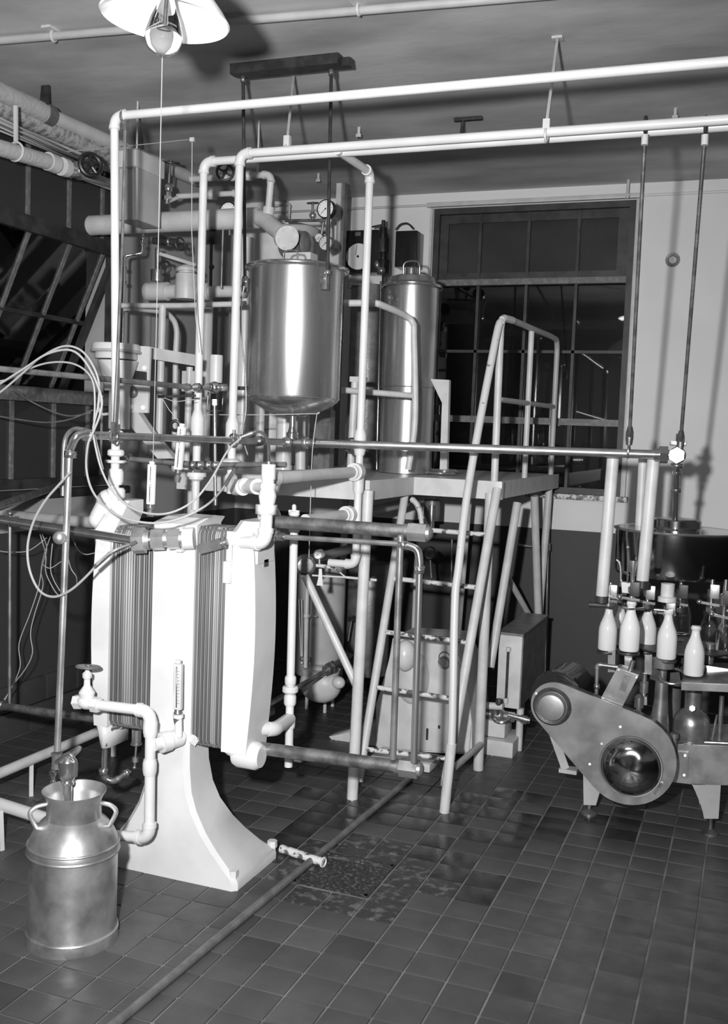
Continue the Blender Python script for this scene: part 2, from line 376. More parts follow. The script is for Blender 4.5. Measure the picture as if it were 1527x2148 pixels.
t.p('name_tag', G().box((xf - .02, YP0 + .1, 1.36), (.02, .04, .03)), 'tarnished_steel', sub=ff)
# plates
def plates(x0, x1, n, zlo, zhi, light):
    wv = (x1 - x0) / n
    for k in range(n):
        x = x0 + wv * (k + .5); m_ = 'plate_light' if k in light else ('plate_metal' if k % 2 else 'plate_dark')
        jy = random.uniform(-.003, .003); ww = wv * .8
        poly = [(x - ww / 2, YP0 + .012 + jy, zlo + .03), (x - ww / 2, YP0 + .012 + jy, zhi - .03), (x - ww / 2, YP0 + .035, zhi), (x - ww / 2, YP1 - .03, zhi), (x - ww / 2, YP1 - .005, zhi - .03), (x - ww / 2, YP1 - .005, zlo + .03), (x - ww / 2, YP1 - .03, zlo), (x - ww / 2, YP0 + .035, zlo)]
        t.p('plate', G().prism(poly, (ww, 0, 0)), m_)
    t.p('gasket_pack', G().box(((x0 + x1) / 2, (YP0 + YP1) / 2 + .008, (zlo + zhi) / 2), (x1 - x0, YP1 - YP0 - .03, zhi - zlo - .016)), 'plate_dark')
plates(xb, xc, 18, .60, 1.475, (6, 7, 8)); plates(xd, xe, 16, .575, 1.50, (9, 10, 11))
# lugs, bosses and shoulders of the castings
ze = P(500, 1130, YP0).z
fb = t.p('top_boss', G().loft([sec(xe + .005, xf - .01, YP0 - .01, YP1 + .01, z, .03) for z in (ze - .1, ze + .01)] + [sec(xe + .03, xf - .015, YP0 + .03, YP1 + .06, ze + .07, .03)]).ball((xe + .09, YP1 + .01, ze + .08), .05), sub=ff)
t.p('lug', G().box(P(478, 1200, YP0 - .012), (.03, .03, .09), bev=.006), sub=ff); t.p('lug', G().cyl(P(485, 1133, YP0 - .03), P(485, 1133, YP0 + .02), .022), sub=ff)
t.p('bottom_boss', G().lathe(P(522, 1583, YP0 + .06) + V((-.06, 0, 0)), [(0, 0), (.05, 0), (.058, .02), (.058, .1), (.045, .12), (0, .12)], (1, 0, 0)).ball(P(500, 1570, YP0 + .06), .05, (1.3, 1.2, .7)), sub=ff)
hb = P(212, 1120, YP0)
t.p('shoulder', G().loft([sec(xa, xb, YP0 - .005, YP1 + .01, 1.36, .02), sec(xa - .01, xb + .01, YP0 - .01, YP1 + .01, 1.45, .02), sec(xa + .02, xb + .03, YP0 + .03, YP1 + .03, 1.53, .02), sec(xa + .04, xb + .03, YP0 + .07, YP1 + .03, 1.58, .02)]))
t.p('shoulder', G().loft([sec(xc - .004, xd + .004, YP0 - .008, YP1 + .008, 1.42, .012), sec(xc - .004, xd + .004, YP0 - .008, YP1 + .03, 1.505, .012), sec(xc + .02, xd + .02, YP0 + .05, YP1 + .04, 1.53, .02)]))
t.p('locating_bar', G().box(P(379, 1130, YP0 - .02), (.028, .03, .11), bev=.004).cyl(P(392, 1130, YP0 - .012), P(392, 1130, YP0), .04))
t.p('foot_lug', G().loft([sec(xa + .03, xb - .005, YP0 + .01, YP1, .50, .02), sec(xa + .01, xb, YP0, YP1, .61, .02)]))
t.p('foot_lug', G().box(P(370, 1560, YP0 - .01), (.05, .03, .05), bev=.006).bar(P(410, 1545, YP0 + .02), P(400, 1560, YP0), .03, .03))
# clamping spindle between the frames
a, b = P(420, 1152, YP0 - .06), P(470, 1138, YP0 - .045)
t.p('clamp_handle', G().hexn(a, lerp(a, b, .92), .024).cyl(lerp(a, b, .85), b + (b - a) * .15, .014).cyl(b, b + (b - a) * .05, .026), 'brushed_plate', label='hexagonal steel clamp lying across the plates')
# tie bars
def tie(xx0, yy0, xx1, yy1, r, Y, lab, nr):
    a, b = P(xx0, yy0, Y), P(xx1, yy1, Y); d = (b - a).normalized()
    o = t.p('tie_bar', G().cyl(a, b, r).cyl(b - d * .01, b + d * .02, r * 1.15), 'tarnished_steel', label=lab)
    t.p('end_nut', G().hexn(b + d * .01, b + d * .085, nr * 1.05).lathe(b + d * .085, [(nr * .8, 0), (nr * .7, .012), (nr * .4, .02), (0, .022)], d), 'brushed_plate', sub=o)
    return b, d
tb, td = tie(562, 1093, 853, 1115, .027, YM + .03, 'upper thick tie bar reaching out to the right', .037)
lb, ld = tie(548, 1570, 835, 1608, .027, YM + .03, 'lower thick tie bar reaching out to the right', .037)
a = P(592, 1126, YM - .03); b = P(838, 1141, YM - .03); e = P(872, 1150, YM - .03); f = P(868, 1600, YM - .02)
u = T('rinse_loop', 'thin steel pipe loop joining the two tie bars right of the press', 'pipe', f)
u.p('pipe', G().cyl(a, b, .0105), 'pipe_steel'); u.p('nut', G().cyl(a - V((.02, 0, 0)), a + V((.01, 0, 0)), .017).hexn(a - V((.05, 0, -.01)), a - V((.02, 0, 0)), .024), 'tarnished_steel')
u.p('nut', G().hexn(b, b + (e - b) * .45, .019), 'polished_steel')
pa = curve([b + (e - b) * .4, b + (e - b) * .8, P(876, 1156, YM - .03), P(880, 1178, YM - .03), P(880, 1195, YM - .03)], 4)
u.p('elbow', G().tube(pa, .0155), 'polished_steel'); u.p('nut', G().hexn(P(880, 1188, YM - .03), P(880, 1203, YM - .03), .021), 'polished_steel')
u.p('pipe', G().cyl(P(880, 1195, YM - .03), f, .0135), 'stainless', label='right-hand upright pipe, bright steel')
u.p('pipe', G().cyl(P(840, 1128, YM - .03), P(824, 1592, YM), .0135).ball(P(840, 1128, YM - .03), .0135), 'pipe_steel', label='left-hand upright pipe, dull steel')
# ================================================================ PLATFORM
t = T('work_platform', 'white steel work platform on pipe legs behind the plate press', 'platform', (-1.9, 6, 0))
dz0, dz1 = 1.565, 1.668; xp0, xp1, xp2 = -2.98, -1.85, -1.35; yp0, yp1, yp2 = 4.92, 5.66, 7.55
t.p('deck', G().box(((xp0 + xp1) / 2, (yp0 + yp2) / 2, dz1 - .012), (xp1 - xp0 - .02, yp2 - yp0 - .02, .02)).box(((xp1 + xp2) / 2, (yp1 + yp2) / 2, dz1 - .012), (xp2 - xp1 - .004, yp2 - yp1 - .02, .02)), 'speck_paint')
fc = 'pale_paint'
for a, b in (((xp0, yp0), (xp1, yp0)), ((xp1, yp0), (xp1, yp1)), ((xp1, yp1), (xp2, yp1)), ((xp2, yp1), (xp2, yp2)), ((xp0, yp0), (xp0, yp2))):
    t.p('fascia', G().bar((*a, (dz0 + dz1) / 2), (*b, (dz0 + dz1) / 2), .012, dz1 - dz0, up=(0, 0, 1)), fc)
def post(a, b, r=.028, name='leg'): return t.p(name, G().cyl(a, b, r), fc)
post((-1.862, 4.885, -.004), (-1.838, 4.885, 1.62), .029)
post(PZ(1003, 1615), V((-1.385, 5.64, 1.60)), .029)
f1 = PZ(1003, 1615)
t.p('bracket', G().box((-1.362, 5.65, 1.617), (.09, .05, .105), bev=.006), fc)
post((-2.93, 5.0, -.004), (-2.93, 5.0, 1.6)); post((-2.93, 7.3, -.004), (-2.93, 7.3, 1.6)); post((-1.42, 7.38, -.004), (-1.38, 7.38, 1.6), .026)
b1 = P(1085, 1055, 6.25); post(P(1028, 1400, 5.95), b1, .026, 'brace')
post(P(1121, 1040, 7.0), P(1133, 1420, 7.3), .027, 'brace'); post(P(1062, 1205, 6.6), P(1125, 1318, 7.2), .02, 'brace')
post(P(985, 1040, 7.0), P(960, 1350, 7.2), .02, 'brace'); post(P(876, 1150, 6.9), P(868, 1330, 6.9), .02, 'leg')
post(P(640, 1208, 4.93), P(752, 1448, 4.90), .021, 'brace')
# railings
def rail(pts, r=.019, nm='handrail'):
    return t.p(nm, G().tube(pts, r), fc)
rail([V((-1.37, 5.66, 1.66)), P(1050, 690, 5.66)] + curve([P(1052, 676, 5.66), P(1056, 668, 5.68), P(1075, 672, 5.85)], 3), .021)
q1 = PX(1075, 672, -1.37); q2 = PX(1160, 708, -1.37); q3 = PX(1168, 722, -1.37)
t.p('handrail', G().tube(curve([P(1057, 667, 5.68), q1, lerp(q1, q2, .5), q2, q3, V((-1.37, q3.y + .02, 2.4)), V((-1.37, q3.y + .02, 1.66))], 5), .019), 'grey_enamel')
pm = PX(1115, 695, -1.37); t.p('rail_post', G().cyl((-1.37, pm.y, 1.66), pm, .018), fc)
t.p('midrail', G().cyl(PX(1048, 838, -1.37), PX(1160, 853, -1.37), .016), 'grey_enamel')
# left-hand railing with rounded corner, seen past the tank
ra = [P(722, 636, 5.35), P(780, 636, 5.38), P(800, 640, 5.42), P(850, 662, 5.62), P(866, 678, 5.66), P(868, 705, 5.67), V((-1.86, 5.67, 2.0)), P(856, 985, 5.67)]
t.p('handrail', G().tube(curve(ra, 5), .0195), fc); t.p('midrail', G().cyl(P(718, 818, 5.35), P(865, 830, 5.66), .017), fc)
t.p('rail_post', G().cyl(P(745, 795, 5.5), P(735, 985, 5.5), .022).box(P(752, 796, 5.5), (.09, .05, .03)), fc)
t.p('rail_post', G().prism([P(903, 795, 6.1), P(942, 797, 6.1), P(937, 990, 6.1), P(922, 990, 6.1), P(927, 845, 6.1)], (0, .04, 0)), fc, label='flat gusseted post with a triangular head')
t.p('handrail', G().tube([P(252, 641, 5.2), P(380, 641, 5.2), P(515, 637, 5.2)], .016), fc)
t.p('handrail', G().tube(curve([P(262, 646, 5.25), P(330, 652, 5.5), P(355, 662, 5.6), P(370, 690, 5.65), P(368, 760, 5.65), P(365, 990, 5.65)], 5), .018), fc)
t.p('rail_post', G().cyl(P(341, 641, 5.2), P(333, 930, 5.2), .021), fc)
t.p('rail_post', G().cyl(P(398, 770, 5.3), P(390, 985, 5.3), .02).box(P(398, 800, 5.3), (.09, .03, .12)), fc)
t.p('channel', G().bar(P(300, 738, 5.0), P(415, 757, 5.3), .02, .065), fc)
# ladder
t = T('ladder', 'white tube ladder with chipped rungs leaning on the platform', 'ladder', (-1.6, 4.93, 0))
sl0, sl1 = V((-1.845, 4.98, 0)), V((-1.84, 5.64, 1.6)); sr0, sr1 = V((-1.375, 4.98, .0)), V((-1.392, 5.6, 1.6))
sl0 = P(752, 1640, 4.98); sl1 = P(849, 1040, 5.62); sr1 = P(1043, 1025, 5.6); sr0 = P(933, 1650, 5.0)
t.p('stringer', G().cyl(sl0, sl1, .023), fc); t.p('stringer', G().cyl(sr0, sr1, .026), fc)
for yl, yr in ((1107, 1122), (1213, 1233), (1325, 1348), (1441, 1468), (1571, 1592)):
    def on(a, b, y):
        ya, yb = pr(a)[1], pr(b)[1]; lo, hi = 0., 1.
        for _ in range(30):
            m_ = (lo + hi) / 2
            if (pr(lerp(a, b, m_))[1] > y) == (ya > yb): lo = m_
            else: hi = m_
        return lerp(a, b, lo)
    t.p('rung', G().cyl(on(sl0, sl1, yl), on(sr0, sr1, yr), .0135), 'chipped_paint')
hp = [P(1052, 676, 5.64), P(1040, 710, 5.58), P(985, 1005, 5.25), P(962, 1190, 5.1), P(954, 1270, 5.05), P(947, 1560, 4.92), P(932, 1700, 4.9)]
hp[-1] = PZ(932, 1704)
t.p('hand_tube', G().tube(curve(hp, 5), .0215), 'speck_paint'); t.p('sleeve', G().cyl(lerp(hp[-2], hp[-1], .0), hp[-1], .026), fc)
t.p('strut', G().cyl(P(940, 1622, 5.0), P(1008, 1562, 5.6), .018), 'grey_enamel')

# ================================================================ OVERHEAD WHITE PIPES
ZP = 3.2
def at_z(px, py, Y): return P(px, py, Y)
# front pipe
yA = 3.75; cA = P(240, 243, yA); cA.z = 3.205
t = T('overhead_pipe', 'front white overhead pipe that turns down beside the lamp string to the press', 'pipe', cA)
t.pipe([V((XR, yA, 3.205)), cA, P(243, 905, yA)], .0178, bend=2.6)
tp = P(243, 905, yA); cxx = tp.x
def vfit(t, x, y, z0, z1, specs, mt='white_enamel', sub=None, name='valve_body'):      # stacked turned shapes along z; specs: (s, r)
    return t.p(name, G().lathe((x, y, z0), [(0, 0)] + [(r, (z1 - z0) * s) for s, r in specs] + [(0, z1 - z0)], n=24), mt, sub=sub)
z0, z1 = P(243, 1125, yA).z, P(243, 880, yA).z
t.p('pipe', G().cyl((cxx, yA, z0), (cxx, yA, z1), .019))
for yy, r, h in ((915, .034, .05), (950, .036, .03), (968, .046, .012), (1000, .033, .07), (1035, .04, .05)):
    c = P(243, yy, yA); t.p('coupling', G().hexn(c - V((0, 0, h / 2)), c + V((0, 0, h / 2)), r) if r > .04 else G().lathe(c - V((0, 0, h / 2)), [(0, 0), (r * .8, 0), (r, h * .2), (r, h * .8), (r * .8, h), (0, h)]))
c = P(228, 1050, yA); t.p('union', G().ball(c, .05, (1.1, 1, 1)).cyl(c, P(210, 1085, yA), .045).ball(P(212, 1090, yA), .055, (1, 1, .8)).cyl(P(222, 1068, yA - .05), P(222, 1068, yA - .03), .02))
# pair of pipes
yB, yC = 4.42, 4.33
cB, cC = P(428, 330, yB), P(503, 332, yC); zz = (cB.z + cC.z) / 2; cB.z = cC.z = 3.185
for nm, c_, lab, yend, Yp in (('overhead_pipe', cB, 'rear pipe of the white overhead pair, first to turn down', 1070, yB), ('overhead_pipe', cC, 'front pipe of the white overhead pair, turning down against the hanging tank', 1035, yC)):
    t = T(nm, lab, 'pipe', c_)
    e = V((c_.x, c_.y, P(*((417, yend) if c_ is cB else (480, yend)), Yp).z))
    t.pipe([V((XR, c_.y, 3.185)), c_, e], .0196, bend=2.4)
    for yy, r, h in ((895, .034, .16), (1000, .038, .045)) if c_ is cB else ((905, .032, .14), (972, .047, .05), (1005, .03, .06)):
        q = P(417 if c_ is cB else 482, yy, Yp); q.x, q.y = c_.x, c_.y
        t.p('coupling', G().lathe(q - V((0, 0, h / 2)), [(0, 0), (r * .6, 0), (r, h * .25), (r, h * .75), (r * .6, h), (0, h)]))
    if c_ is cB:
        q = V((c_.x, c_.y, P(417, 1000, Yp).z)); t.p('flange', G().cyl(q, q + V((0, 0, .02)), .05))
# branch to the back and down past the platform post
yD = 4.80; c0 = V((P(690, 312, 4.38).x, 4.38, 3.185)); cD = V((P(776, 362, yD).x, yD, 3.19)); eD = P(755, 1180, yD); eD.x = cD.x
c0 = V((cD.x + .0, 4.38, 3.185))
t = T('branch_pipe', 'white pipe dropping between the hanging tank and the tall steel cylinder', 'pipe', cD)
t.pipe([c0, cD, V((cD.x, yD, P(755, 1185, yD).z)), P(690, 1180, yD)], .0196, bend=2.2)
t.p('coupling', G().lathe((cD.x, yD, P(755, 955, yD).z), [(0, 0), (.024, 0), (.031, .03), (.031, .1), (.022, .13), (0, .13)]))
t.p('coupling', G().lathe((cD.x, yD, P(755, 1035, yD).z), [(0, 0), (.024, 0), (.028, .02), (.028, .08), (.022, .1), (0, .1)]))
for (sx, sy, ex, ey, lab) in ((575, 1003, 745, 990, 'upper white cross pipe from the press back to the flange at the platform corner'), (640, 1091, 728, 1080, 'lower white cross pipe ending in a round flange above the thick tie bar')):
    b = P(ex, ey, yD - .05); a = PX(sx, sy, b.x)
    t = T('cross_pipe', lab, 'pipe', a); d = (a - b).normalized()
    t.p('pipe', G().cyl(a, b, .027), 'pale_paint'); t.p('flange', G().cyl(b - d * .03, b + d * .02, .045).cyl(b + d * .02, b + d * .03, .037).cyl(b + d * .05, b - d * .06, .034))
    if sx == 575:
        t.p('coupling', G().cyl(a - d * .02, a + d * .05, .033))
# hangers
def hanger(x0, y0, x1, y1, Y, lab, mt='pale_paint'):
    a, b = PZ(x0, y0, ZC), P(x1, y1, Y)
    t = T('pipe_hanger', lab, 'hanger', b)
    t.p('strap', G().bar(a, b, .012, .022), mt); t.p('clamp', G().box(b + V((0, 0, -.01)), (.03, .03, .05), bev=.004).ring(b + V((0, 0, -.05)), .025, .006, (1, 0, 0)), mt)
    t.p('ceiling_plate', G().box(a - V((0, 0, .006)), (.05, .05, .012), bev=.003), mt)
hanger(1170, 78, 1147, 258, 4.33, 'right-hand white strap hanger holding the overhead pipe pair'); hanger(617, 152, 603, 292, 4.42, 'white strap hanger under the dark ceiling channel')
for (x, y, s, lab) in ((753, 275, 1, 'small white ceiling hook just right of the hanging tank rods'), (1417, 235, 1, 'small white ceiling hook at the right end of the pipes'), (668, 372, 1, 'small white ceiling hook lowest and nearest the hanging tank'), (1318, 385, 2.2, 'long ceiling hook above the right corner of the window')):
    a = PZ(x, y - 8, ZC); single('ceiling_hook', lab, 'hook', G().cyl(a, a - V((0, 0, .06 * s)), .01).box(a - V((0, 0, .05 * s)), (.03, .015, .02)), 'pale_paint', a)
a = PZ(972, 246, ZC)
t = T('ceiling_clip', 'black T-shaped iron clip on the bare ceiling', 'bracket', a)
t.p('bar', G().box(a + V((.03, 0, -.012)), (.17, .03, .02), bev=.003), 'black_iron'); t.p('stem', G().cyl(a, a - V((.01, 0, .13)), .01), 'black_iron')
# ceiling conduit behind the lamp
a, b = PZ(-40, 88, ZC - .03), PZ(900, 10, ZC - .03)
t = T('ceiling_conduit', 'pale conduit pipe running along the ceiling behind the lamp shade', 'pipe', a)
t.p('pipe', G().cyl(a + (a - b) * .25, b + (b - a) * .6, .019), 'grey_enamel')
q = PZ(112, 76, ZC - .03); t.p('clip', G().ring(q, .023, .007, b - a).box(q + V((0, 0, .025)), (.05, .12, .012)), 'pale_paint')
q = PZ(752, 20, ZC - .03); t.p('clip', G().ring(q, .023, .007, b - a).box(q + V((0, 0, .025)), (.05, .12, .012)), 'pale_paint')
# ---------------------------------------------------------------- lamp
L0 = P(346, 43, 2.55); rs = .5 * S(266, L0)
t = T('pendant_lamp', 'white enamel dome lamp with a large clear bulb at the top edge of the picture', 'lamp', L0)
t.p('shade', G().lathe(L0, [(rs, 0), (rs * 1.02, .004), (rs, .010), (rs * .9, .035), (rs * .66, .085), (rs * .35, .125), (.05, .15), (.047, .146), (rs * .34, .12), (rs * .64, .08), (rs * .88, .03), (rs * .985, .003), (rs, 0)], n=48), 'shade_enamel')
t.p('socket', G().lathe(L0 + V((0, 0, .06)), [(0, 0), (.022, 0), (.024, .03), (.035, .05), (.05, .09), (.05, .14), (.02, .17), (0, .17)]), 'pale_paint')
bl = t.p('bulb', G().lathe(L0 + V((0, 0, -.095)), [(0, 0), (.022, .003), (.042, .016), (.0525, .04), (.0525, .06), (.043, .095), (.03, .125), (.023, .15), (.022, .175)], n=32), 'glass')
t.p('filament', G().cyl(L0 + V((0, 0, -.02)), L0 + V((0, 0, .06)), .004).ring(L0 + V((0, 0, -.03)), .012, .0015), 'pipe_steel', sub=bl)
t.p('stem', G().cyl(L0 + V((0, 0, .2)), V((L0.x - .03, L0.y, ZC + .02)), .011), 'pale_paint'); t.o.rotation_euler = (0, .07, 0)
s0, s1 = P(341, 88, 2.6), P(321, 968, 3.55)
t = T('string', 'long pale string running from the lamp bulb down to a thermometer tube', 'string', s1)
t.p('cord', G().tube([s0, P(336, 330, 2.9), P(331, 560, 3.15), s1], .0016, 6), 'cotton_string')

def thermo(name, lab, a, b, r, mt='dial_face', base=True):
    t = T(name, lab, 'thermometer', b); d = (b - a).normalized()
    t.p('scale_case', G().bar(a, b, r * 2, r * 1.1, up=(0, 1, 0), bev=r * .3), mt)
    o = V((0, -r * .62, 0)); t.p('glass_tube', G().cyl(a + o + d * .01, b + o - d * .01, r * .14, n=8), 'pipe_steel')
    g = G()
    L = (b - a).length
    for k in range(1, 12): g.box(lerp(a, b, .08 + k * .07) + o + V((r * .4, 0, 0)), (r * .5, .001, .001))
    t.p('scale_marks', g, 'black_iron')
    t.p('cap', G().bar(a - d * r * .8, a, r * 1.2, r * .9, up=(0, 1, 0), bev=r * .3), mt)
    if base: t.p('socket', G().lathe(b, [(0, 0), (r * .6, 0), (r * .9, r * .8), (r * .6, r * 1.4), (r * .95, r * 2), (r * .7, r * 3.2), (0, r * 3.2)], d), 'pipe_steel')
    return t
thermo('thermometer', 'white tube thermometer hanging on the long string above the left plates', P(319, 974, 3.6), P(316, 1058, 3.6), .016)
thermo('thermometer', 'white case thermometer tilted by the black cable clip under the upper steel pipe', P(382, 895, 4.0), P(374, 985, 4.0), .018)
thermo('thermometer', 'thermometer standing on the white elbow at the lower middle of the press', P(374, 1392, 3.6), P(373, 1488, 3.6), .0195, 'pale_paint')
# ---------------------------------------------------------------- thin conduit running up left of the press
t = T('instrument_tube', 'thin steel tube hanging beside the front white pipe by a clamp', 'pipe', P(239, 915, 3.6))
t.p('tube', G().tube([P(263, 262, 3.75), P(256, 520, 3.7), P(246, 760, 3.62), P(239, 905, 3.6)], .0068, 10), 'pipe_steel')
t.p('clamp', G().ring(P(260, 246, 3.75), .024, .006, (1, 0, 0)).box(P(263, 262, 3.75), (.02, .02, .04)), 'tarnished_steel'); t.p('clamp', G().ring(P(239, 915, 3.55), .028, .005, (1, .1, 0)).box(P(239, 898, 3.56), (.018, .02, .05)), 'tarnished_steel')
t = T('capillary_tube', 'hair-thin white line bent at a corner elbow high above the press', 'tube', P(403, 292, 4.2))
t.p('tube', G().tube([P(140, 318, 4.6), P(300, 303, 4.4), P(403, 292, 4.2), P(402, 480, 4.2), P(410, 660, 4.2), P(418, 740, 4.2)], .0022, 6), 'cotton_string'); t.p('corner', G().box(P(403, 293, 4.2), (.02, .012, .018)), 'pale_paint')
# ================================================================ HANGING TANK
YT = 4.70; TC = P(621, 548, YT); TB = P(619, 826, YT); rt = .5 * S(194, P(620, 690, YT)); zt0, zt1 = P(620, 838, YT - rt * .7).z, P(620, 548, YT - rt).z
tcx = P(620, 690, YT).x
t = T('hanging_tank', 'round stainless steel tank hung by two dark rods from the ceiling', 'tank', (tcx, YT, zt0))
t.p('shell', G().lathe((tcx, YT, zt0), [(0, -.075), (rt * .3, -.07), (rt * .62, -.05), (rt * .86, -.02), (rt * .97, 0), (rt, .02), (rt, zt1 - zt0), (rt * .985, zt1 - zt0), (rt * .985, .03), (0, .02)], n=72), 'stainless')
t.p('rim', G().ring((tcx, YT, zt1), rt + .018, .011, n=64, m=10).lathe((tcx, YT, zt1 - .014), [(rt - .004, 0), (rt + .02, .006), (rt + .02, .016), (rt - .004, .02)], n=64), 'polished_steel')
t.p('seam', G().ring((tcx, YT, zt0 + .012), rt * .993, .0035, n=64, m=6), 'polished_steel')
lidz = zt1 + .012
t.p('lid', G().lathe((tcx, YT, zt1 - .008), [(0, .006), (rt * .6, .006), (rt + .005, 0), (rt + .005, -.006), (0, -.001)], n=64), 'stainless')
t.p('lid_handle', G().tube(curve([P(595, 545, YT - .04), P(597, 528, YT - .04), P(622, 526, YT - .04), P(624, 543, YT - .04)], 3), .004), 'polished_steel')
for (px, py, sy) in ((516, 590, 0), (681, 583, 1)):
    Yk = YT - (.0 if not sy else rt * .84)
    q = P(px, py, Yk); bk = t.p('bracket', G().box(q + V((0, .0, -.02)), (.035, .03, .07), bev=.004), 'tarnished_steel'); t.p('bolt', G().cyl(q + V((0, -.03, 0)), q + V((0, .02, 0)), .01), 'polished_steel', sub=bk)
t2 = T('ceiling_channel', 'dark steel channel fixed under the ceiling above the hanging tank', 'beam', PZ(600, 130, ZC))
yb = YT - .0
t2.p('beam', G().box(((P(487, 143, yb).x + P(712, 128, yb).x) / 2, yb, P(600, 136, yb).z), (P(712, 128, yb).x - P(487, 143, yb).x, .05, .05)).box(((P(487, 143, yb).x + P(724, 128, yb).x) / 2 + .01, yb + .055, P(600, 136, yb).z), (P(724, 128, yb).x - P(487, 143, yb).x, .05, .04)), 'black_iron')

for (a, b, lab) in (((510, 160), (514, 588), 'left dark rod holding the hanging tank'), ((695, 146), (687, 576), 'right dark rod holding the hanging tank')):
    yk = YT if a[0] < 600 else YT - rt * .84 - .01
    p0, p1 = P(*a, YT - .03), P(*b, yk); t3 = T('hanger_rod', lab, 'rod', p1, 'hanging tank rods'); t3.p('rod', G().cyl(p0, p1, .0085), 'black_iron'); t3.p('nut', G().hexn(p1, p1 + V((0, 0, .02)), .014).hexn(p0 - V((0, 0, .03)), p0, .014), 'pipe_steel')
del t3.o['group']; 
# outlet and milk line
t = T('tank_outlet', 'polished steel outlet cock under the hanging tank joining the milk line', 'valve', P(612, 915, YT))
zl = P(612, 928, YT).z
t.p('outlet_pipe', G().cyl((tcx, YT, zl), (tcx, YT, zt0 - .05), .0165), 'polished_steel')
for y_, r_ in ((868, .032), (912, .03)): q = P(613, y_, YT); q.x = tcx; t.p('union_nut', G().hexn(q - V((0, 0, .012)), q + V((0, 0, .012)), r_), 'polished_steel')
t.p('cone', G().lathe((tcx, YT, zl + .02), [(.032, 0), (.03, .01), (.018, .05), (.0165, .06)]), 'polished_steel')
t.p('grip', G().box(P(590, 870, YT), (.05, .02, .02), bev=.006), 'tarnished_steel'); t.p('grip', G().box(P(636, 870, YT), (.04, .02, .02), bev=.006), 'tarnished_steel')
ML = P(192, 913, 3.5); MT_ = V((tcx, YT, zl)); MR = P(1392, 954, 5.0); MX = P(1421, 955, 5.0)
t = T('milk_line', 'long bright steel milk pipe crossing from the can to the bottle filler', 'pipe', MT_)
t.p('pipe', G().cyl(ML, MT_, .0165), 'stainless', label='left stretch of the milk pipe, smaller bore'); t.p('pipe', G().cyl(MT_, MR, .021), 'stainless', label='right stretch of the milk pipe')
d = (MR - MT_).normalized(); d1 = (MT_ - ML).normalized()
for k, r in ((-.26, .026), (-.05, .03), (.055, .033), (.10, .027)):
    q = MT_ + (d if k > 0 else d1) * k; t.p('union_nut', G().hexn(q, q + (d if k > 0 else d1) * .028, r), 'pipe_steel')
q = MT_ - d1 * .42; t.p('clamp', G().ring(q, .03, .006, d1).cyl(q, q + V((0, 0, .05)), .007), 'tarnished_steel')
t.p('union_nut', G().hexn(MR - d * .02, MR + d * .018, .043).cyl(MR - d * .045, MR - d * .02, .03), 'polished_steel')
t.p('cross_body', G().ball(MX, .04).hexn(MX + V((0, -.05, 0)), MX + V((0, .03, 0)), .037).cyl(MR, MX, .024).box(MX + V((0, 0, .055)), (.075, .03, .022), bev=.006).cyl(MX, MX + V((0, 0, .1)), .012), 'polished_steel')
# rise from the can
yV = 3.42
v0 = P(146, 945, yV); v1 = P(120, 1575, yV)
t = T('can_riser', 'upright tinned steel pipe from the milk can up to the milk line', 'pipe', v1)
t.p('elbow', G().tube(curve([ML, P(178, 910, 3.46), P(160, 916, yV), P(150, 935, yV), v0], 5), [.0165] * 21 if 0 else .0175, 16), 'polished_steel', label='bright double elbow at the top')
t.p('elbow', G().tube(curve([P(176, 902, 3.5), P(155, 900, 3.5), P(138, 918, 3.5), P(133, 960, 3.5), P(132, 1040, 3.5)], 5), .010, 12), 'pipe_steel', label='thin second bend behind')
t.p('union_nut', G().hexn(P(148, 946, yV), P(147, 960, yV), .026), 'polished_steel'); t.p('union_nut', G().cyl(P(186, 914, 3.49), P(180, 912, 3.47), .026), 'polished_steel')
t.p('pipe', G().cyl(v0, v1, .0138), 'tinned_steel'); q = P(125, 1128, yV - .03); t.p('valve_ball', G().ball(q, .0275, n=24).cyl(q, P(138, 1130, yV), .018), 'tinned_steel', label='round knob on the upright pipe')
t.p('union_nut', G().lathe(P(119, 1612, yV), [(0, 0), (.02, 0), (.02, .05), (.024, .065), (0, .065)]), 'pipe_steel')
# ---------------------------------------------------------------- milk can
cb = PZ(151, 1968); rc = .5 * S(186, cb + V((0, 0, .2))); zr = P(140, 1655, cb.y).z
k = zr / .60
t = T('milk_can', 'large dented tinned milk can on the tiles in the left foreground', 'can', cb)
pf = [(0, .004), (rc * .99, .004), (rc * 1.0, 0), (rc * 1.02, .012), (rc * 1.02, .045), (rc * .975, .052), (rc * .975, .36), (rc * 1.01, .366), (rc * 1.01, .392), (rc * .98, .40), (rc * .95, .418), (rc * .86, .45), (rc * .74, .476), (rc * .64, .492), (rc * .605, .497), (rc * .60, .505), (rc * .595, .56), (rc * .63, .578), (rc * .70, .598), (rc * .705, .603), (rc * .685, .602), (rc * .60, .58), (rc * .555, .56), (rc * .555, .52), (rc * .5, .50), (0, .48)]
t.p('can_body', G().lathe(cb, [(r, h * k) for r, h in pf], n=72), 'tinned_steel')
t.p('hoop', G().ring(cb + V((0, 0, .366 * k)), rc * .995, .006, n=64), 'tinned_steel'); t.p('hoop', G().ring(cb + V((0, 0, .396 * k)), rc * .99, .0055, n=64), 'tinned_steel'); t.p('hoop', G().ring(cb + V((0, 0, .048 * k)), rc * .995, .005, n=64), 'tinned_steel')
ha = P(226, 1668, cb.y)
